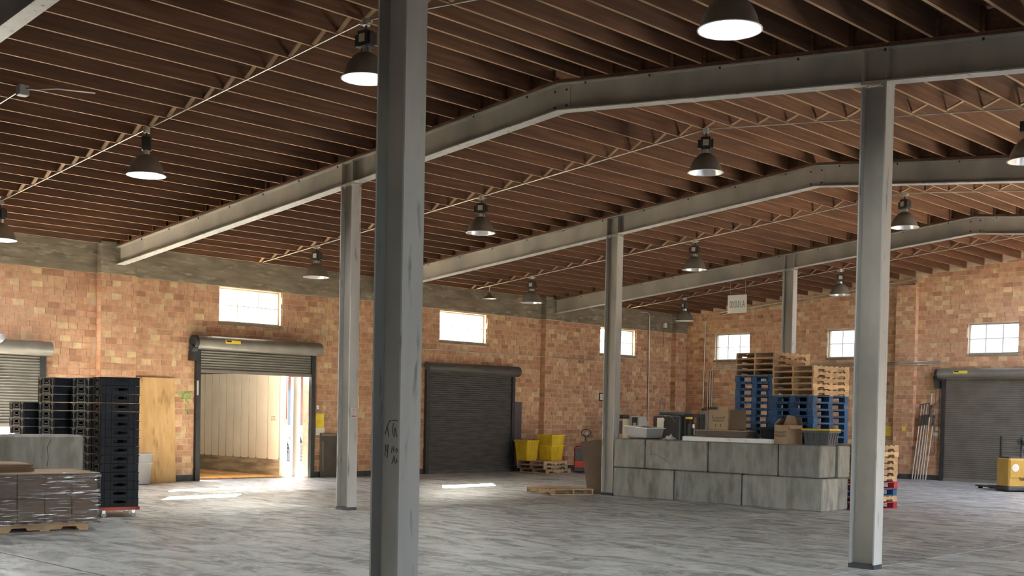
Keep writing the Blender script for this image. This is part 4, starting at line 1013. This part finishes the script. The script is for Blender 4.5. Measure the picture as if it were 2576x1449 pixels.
t = thing('electrical_cabinet', 'grey electrical panel on the back wall behind the produce boxes', 'panel', (-7.42, YB-.008, 1.5)); MB().cbox(-.16, .16, -.16, 0, -.55, .5, .01).build('cabinet', GREYP, t); MB().box(-.13, .13, -.168, -.16, -.45, .42).build('door', GREYP, t); MB().cyl((-.08, -.08, .5), (-.08, -.08, .58), .05, 10).build('hub', BLACKM, t)
t = thing('electrical_trunking', 'tall grey trunking beside the electrical panel', 'panel', (-7.08, YB-.008, 1.5)); MB().cbox(-.09, .09, -.14, 0, -1.2, .55, .01).build('box', GREYP, t); MB().box(-.12, .12, -.15, 0, .3, .62).build('gutter', DGREY, t)
# paper sign, seen from its back, so the writing shows through reversed
t = thing('paper_sign', 'hanging white paper aisle sign with reversed writing', 'sign', (-3.307, 24.48, 0)); 
MB().box(-.335, .335, -.004, .004, 4.90, 5.44).build('sheet', PAPER, t)
tm = text_mesh('sign_writing', 'A.10.0100', .165, M('show_through_ink', (.16, .13, .10)))
o = link('writing', tm, t, (0, -.0065, 5.15), (PI/2, 0, 0)); o.scale = (-.80, 1.75, 1)
for x in (-.2635, .2635): MB().tube([(x, 0, 5.40), (x+.02, .01, 5.55), (x, .0, zj(-3.307+x)+.02)], .003, 4).build('string', PAPER, t)

# ------------------------------------------------------------------ things on top of the block wall
ZT = 1.265
t = thing('utility_tub', 'grey utility tub tilted on the blocks by the column', 'tub', (.80, 14.80, ZT+.045), math.radians(-12), None, (0, .05))
m = MB(); hx, hy, h = .36, .24, .21
def rg2(s, z, q=0): return [(-hx*s+q, -hy*s+q, z), (hx*s-q, -hy*s+q, z), (hx*s-q, hy*s-q, z), (-hx*s+q, hy*s-q, z)]
m.add(rg2(.9, 0)+rg2(1, h)+rg2(1, h, .012)+rg2(.9, .012, .012), [(3, 2, 1, 0)] + [(k*4+i, k*4+(i+1) % 4, k*4+4+(i+1) % 4, k*4+4+i) for k in range(3) for i in range(4)] + [(12, 13, 14, 15)]); m.build('body', GREYP, t)
MB().box(-hx-.025, hx+.025, -hy-.025, -hy+.005, h-.01, h+.01).box(-hx-.025, hx+.025, hy-.005, hy+.025, h-.01, h+.01).box(-hx-.025, -hx+.005, -hy, hy, h-.01, h+.01).box(hx-.005, hx+.025, -hy, hy, h-.01, h+.01).build('rim', WHITEP, t)
tag(MB().cbox(.52, 1.08, 14.62, 14.98, ZT, ZT+.02, .006).build('dark_tray', DGREY), 'flat dark tray under the grey utility tub', 'tray')
t = thing('white_cloth', 'crumpled white cloth lying on the block edge', 'cloth', (1.55, 14.72, ZT))
m = MB(); n = 15; vs_ = []
for j in range(n):
    for i in range(n):
        u, v = i/(n-1)-.5, j/(n-1)-.5; r = math.hypot(u, v)
        vs_.append((u*.34, v*.26, max(.003, .10*math.exp(-r*r*9)+.028*math.sin(u*21+v*9)*math.exp(-r*2)+.02*math.sin(v*26)*math.exp(-r*2))))
m.add(vs_, [(j*n+i, j*n+i+1, (j+1)*n+i+1, (j+1)*n+i) for j in range(n-1) for i in range(n-1)], True); m.build('fabric', WHITEP, t)
tag(MB().bar((1.98, 14.62, ZT+.043), (4.13, 14.60, ZT+.043), .09, .085).build('white_board', WHITEP), 'long white-painted board on the blocks, front one', 'board', 'white boards on the blocks')
tag(MB().bar((1.80, 14.93, ZT+.046), (4.13, 14.86, ZT+.046), .10, .09).build('white_board', WHITEP), 'long white-painted board on the blocks, rear one', 'board', 'white boards on the blocks')
ZW = ZT+.095
for i in range(7):
    o = MB().box(-.62, .62, -.19, .19, 0, .018).build('flat_carton', CARD if i in (6,) else (DGREY if i % 2 else CARDD)); o.location = (2.92+R.uniform(-.03, .03), 14.80+R.uniform(-.015, .015), ZW+.002+i*.0205); o.rotation_euler = (0, 0, R.uniform(-.02, .02))
    tag(o, 'dark flattened carton on the white boards, %s' % ['lowest', 'second up', 'third up', 'fourth up', 'fifth up', 'sixth up', 'topmost, pale edged'][i], 'cardboard', 'flattened cartons on the white boards')
ZF = ZW+7*.0205+.004
def carton(loc, rz, sx, sy, sz, label, open_=True, text=True, tsz=.075):
    t = thing('produce_box', label, 'box', loc, rz)
    b = MB(); th = .006
    b.box(-sx/2, sx/2, -sy/2, sy/2, 0, th).box(-sx/2, sx/2, -sy/2, -sy/2+th, th, sz).box(-sx/2, sx/2, sy/2-th, sy/2, th, sz).box(-sx/2, -sx/2+th, -sy/2+th, sy/2-th, th, sz).box(sx/2-th, sx/2, -sy/2+th, sy/2-th, th, sz)
    bo = b.build('box_body', CARD, t)
    if text: link('print', text_mesh('box_print', "CHARLIE'S\nPRODUCE", tsz, M('box_ink', (.10, .075, .05)), font_bold=True), bo, (0, -sy/2-.0012, sz*.52), (PI/2, 0, 0))
    return t
t = carton((2.80, 14.80, ZF), math.radians(3), .46, .30, .41, "upright pale cardboard produce box on the flattened cartons", tsz=.058)
f = MB()
for x, z in ((-.13, .27), (.14, .25), (-.06, .09), (.06, .09)): f.bar((x-.008, -.1515, z-.03), (x+.008, -.1515, z+.03), .012, .002, (0, 1, 0))
f.build('slot', INK, t)
MB().prism([(0, 0), (.36, .02), (.34, .43), (.02, .41)], 'x', -.003, .003).xf(Matrix.Translation((.235, -.10, .0)) @ Matrix.Rotation(math.radians(-80), 4, 'Z')).build('open_flap', CARDD, t)
t = carton((4.36, 14.79, ZT), math.radians(-14), .36, .40, .37, 'open cardboard produce box at the right corner of the blocks', tsz=.066)
MB().prism([(-.18, .37), (.18, .37), (.15, .52), (-.02, .53)], 'y', .194, .2).build('back_flap', CARDD, t)
MB().prism([(-.2, .37), (.2, .37), (.1, .55), (-.1, .57)], 'x', .06, .066).build('inner_flap', CARDD, t)
MB().prism([(-.18, .366), (-.19, .372), (-.05, .50), (-.04, .495)], 'y', -.2, .1).build('left_flap', CARD, t)
MB().prism([(.175, .37), (.18, .366), (.24, .30), (.24, .308)], 'y', -.19, .15).build('right_flap', CARD, t)
t = tote((5.06, 14.82, ZT+.003), math.radians(3), .54, .44, .27, DGREY, 'dark grey tote with a yellow lid on the block corner', None, 4, YEL, .86)
tag(MB().box(0, 0, 0, 0, 0, 0).build('tmp', DGREY), 'x', 'x'); bpy.data.objects.remove(bpy.data.objects['tmp'])
t = tote((3.93, 14.90, ZW+.002), math.radians(8), .40, .34, .22, CRATE, 'small black ribbed crate left of the produce box on the blocks', None, 6)

# ------------------------------------------------------------------ behind the blocks
t = thing('water_cooler', 'beige water cooler behind the blocks, right of the column', 'cooler', (-6.95, 23.7, 0)); MB().cbox(-.16, .16, -.16, .16, 0, 1.68, .02).build('cabinet', M('beige_plastic', (.50, .42, .30), (.46, .38, .27), 2, .5), t); MB().box(-.09, .1, -.168, -.16, 1.2, 1.6).build('dispenser_recess', DGREY, t); MB().cbox(-.15, .15, -.15, .15, 1.68, 1.80, .02).build('top', BLACKM, t)
t = thing('drink_dispenser', 'pale grey dispenser with a black rounded window behind the blocks', 'dispenser', (-6.55, 24.0, 0)); MB().cbox(-.20, .20, -.2, .2, 0, 1.76, .03).build('cabinet', GREYP, t); MB().cbox(-.10, .12, -.215, -.198, 1.25, 1.72, .05).build('window_frame', BLACKM, t); MB().box(-.06, .07, -.22, -.214, 1.32, 1.55).build('screen', GREYP, t); MB().cyl((-.08, -.215, .72), (-.08, -.2, .72), .03, 10).build('tap', BLACKM, t)
# stand-up fork truck, black mast and battery box
t = thing('fork_truck', 'black stand-up fork truck with mast parked in the far corner', 'fork truck', (-6.05, 25.0, 0), math.radians(8))
MB().cbox(-.50, .45, -.2, .6, .15, 1.80, .03).build('battery_box', BLACKM, t)
MB().box(-.5, -.15, -.215, -.2, 1.0, 1.75).build('side_panel', M('maroon_panel', (.10, .05, .04)), t)
w2 = MB().box(-.36, -.12, -.23, -.215, 1.33, 1.72).build('white_plate', PAPER, t); MB().cyl((-.16, -.245, 1.66), (-.16, -.23, 1.66), .07, 14).build('gauge', PAPER, w2)
MB().cbox(-.35, .5, -.1, .5, 1.80, 1.92, .02).build('top_hood', DGREY, t)
MB().tube([(-.1, -.22, 1.78), (.1, -.24, 1.79), (.22, -.25, 1.72), (.3, -.25, 1.6)], .012, 6).build('grab_rail', CHROME, t)
for x in (.52, .72, .98, 1.12): MB().box(x-.035, x+.035, -.02, .12, .05, 1.84).build('mast_rail', BLACKM, t)
MB().box(.45, 1.16, -.01, .11, 1.76, 1.86).box(.45, 1.16, -.01, .11, 1.10, 1.2).box(.98, 1.16, .02, .1, .1, 1.8).build('mast_crossbar', BLACKM, t)
MB().box(.55, .80, -.03, -.02, 1.70, 1.76).build('yellow_label', YPAPER, t); MB().box(.80, .87, -.03, -.02, 1.42, 1.54).build('white_label', PAPER, t)
MB().box(.54, .72, .2, .3, 1.0, 1.55).build('backrest', GREYP, t)
for x in (-.3, .3): MB().cyl((x-.06, .2, .15), (x+.06, .2, .15), .15, 14).build('wheel', RUBBER, t)
for x in (.6, 1.0): MB().box(x-.05, x+.05, -1.1, .0, .05, .09).build('fork', BLACKM, t)
tag(MB().bar((-6.2, 27.0, 0.02), (-7.0, YB-.22, 1.75), .03, .03).build('broom_pole', M('dark_wood_pole', (.12, .05, .03))), 'thin dark pole leaning toward the electrical panel', 'pole')
# brown cardboard sheet propped against the column
t = tag(MB().prism([(-.14, 0), (.18, 0), (.22, 1.23), (-.34, 1.16)], 'y', -.006, .006).build('cardboard_sheet', CARDD), 'tall brown cardboard sheet propped against the column by the floor pallet', 'cardboard')
t.location = (-.44, 14.62, 0); t.rotation_euler = (math.radians(-2), 0, math.radians(28))
# dock lamp at the left picture edge
t = thing('dock_light', 'small grey dock lamp on an arm at the left picture edge', 'lamp', (-7.9, 4.35, 0)); 
MB().lathe([(.0, .06), (.06, .05), (.09, -.02), (.11, -.09), (.1, -.09), (.05, .03)], 16).xf(Matrix.Translation((.12, .12, 3.12)) @ Matrix.Rotation(-1.2, 4, 'X')).build('head', GREYP, t)
MB().box(-.02, .02, -.3, -.26, .2, 4.2).build('upright', BLACKM, t); MB().tube([(0, -.28, 3.2), (.05, -.1, 3.2), (.1, .06, 3.14)], .018, 6).build('arm', BLACKM, t); MB().box(-.15, .15, -.43, -.13, 0, .2).build('foot', BLACKM, t)
# yard pallets seen through the gap
t = thing('tarp_heap', 'blue tarp bundle on the pallets outside the door gap', 'tarp', (-17.8, 18.7, .0)); MB().cbox(-.6, .6, -.7, .7, .612, 1.2, .2).build('tarp', TARP, t)
for i in range(5): pallet((-17.8, 18.7), .2+.02*i, M('pale_blue_wood', (.05, .06, .075), (.065, .075, .09), 3, .8, coords='objr'), 'bleached pallet outside in the yard, %s of five' % ['lowest', 'second', 'third', 'fourth', 'topmost'][i], 'pallets in the yard', i*PH)
for i, yy in enumerate((18.15, 18.75)): tag(MB().bar((-16.7, yy, 0), (-16.95, yy-.15, .85), .09, .04, (1, 0, 0)).build('leaning_board', M('pale_board', (.13, .13, .13))), 'pale board leaning on the yard pallets, %s' % ['left', 'right'][i], 'board', 'boards in the yard')
t = thing('ceiling_junction_box', 'dark junction box with conduits under the joists at upper left', 'box', (.2, 1.4, zj(.2)-.01))
MB().cbox(-.07, .07, -.07, .07, -.15, 0, .01).build('box', GREYP, t)
MB().tube([(-.05, 0, -.06), (-1.2, 0, -.06-1.15*SL), (-4.0, 0, -.06-3.95*SL)], .012, 6).build('conduit', CONDUIT, t)
MB().tube([(.06, .02, -.06), (.22, .12, -.08), (.30, .35, -.03), (.32, .9, .02)], .012, 6).build('conduit', CONDUIT, t)
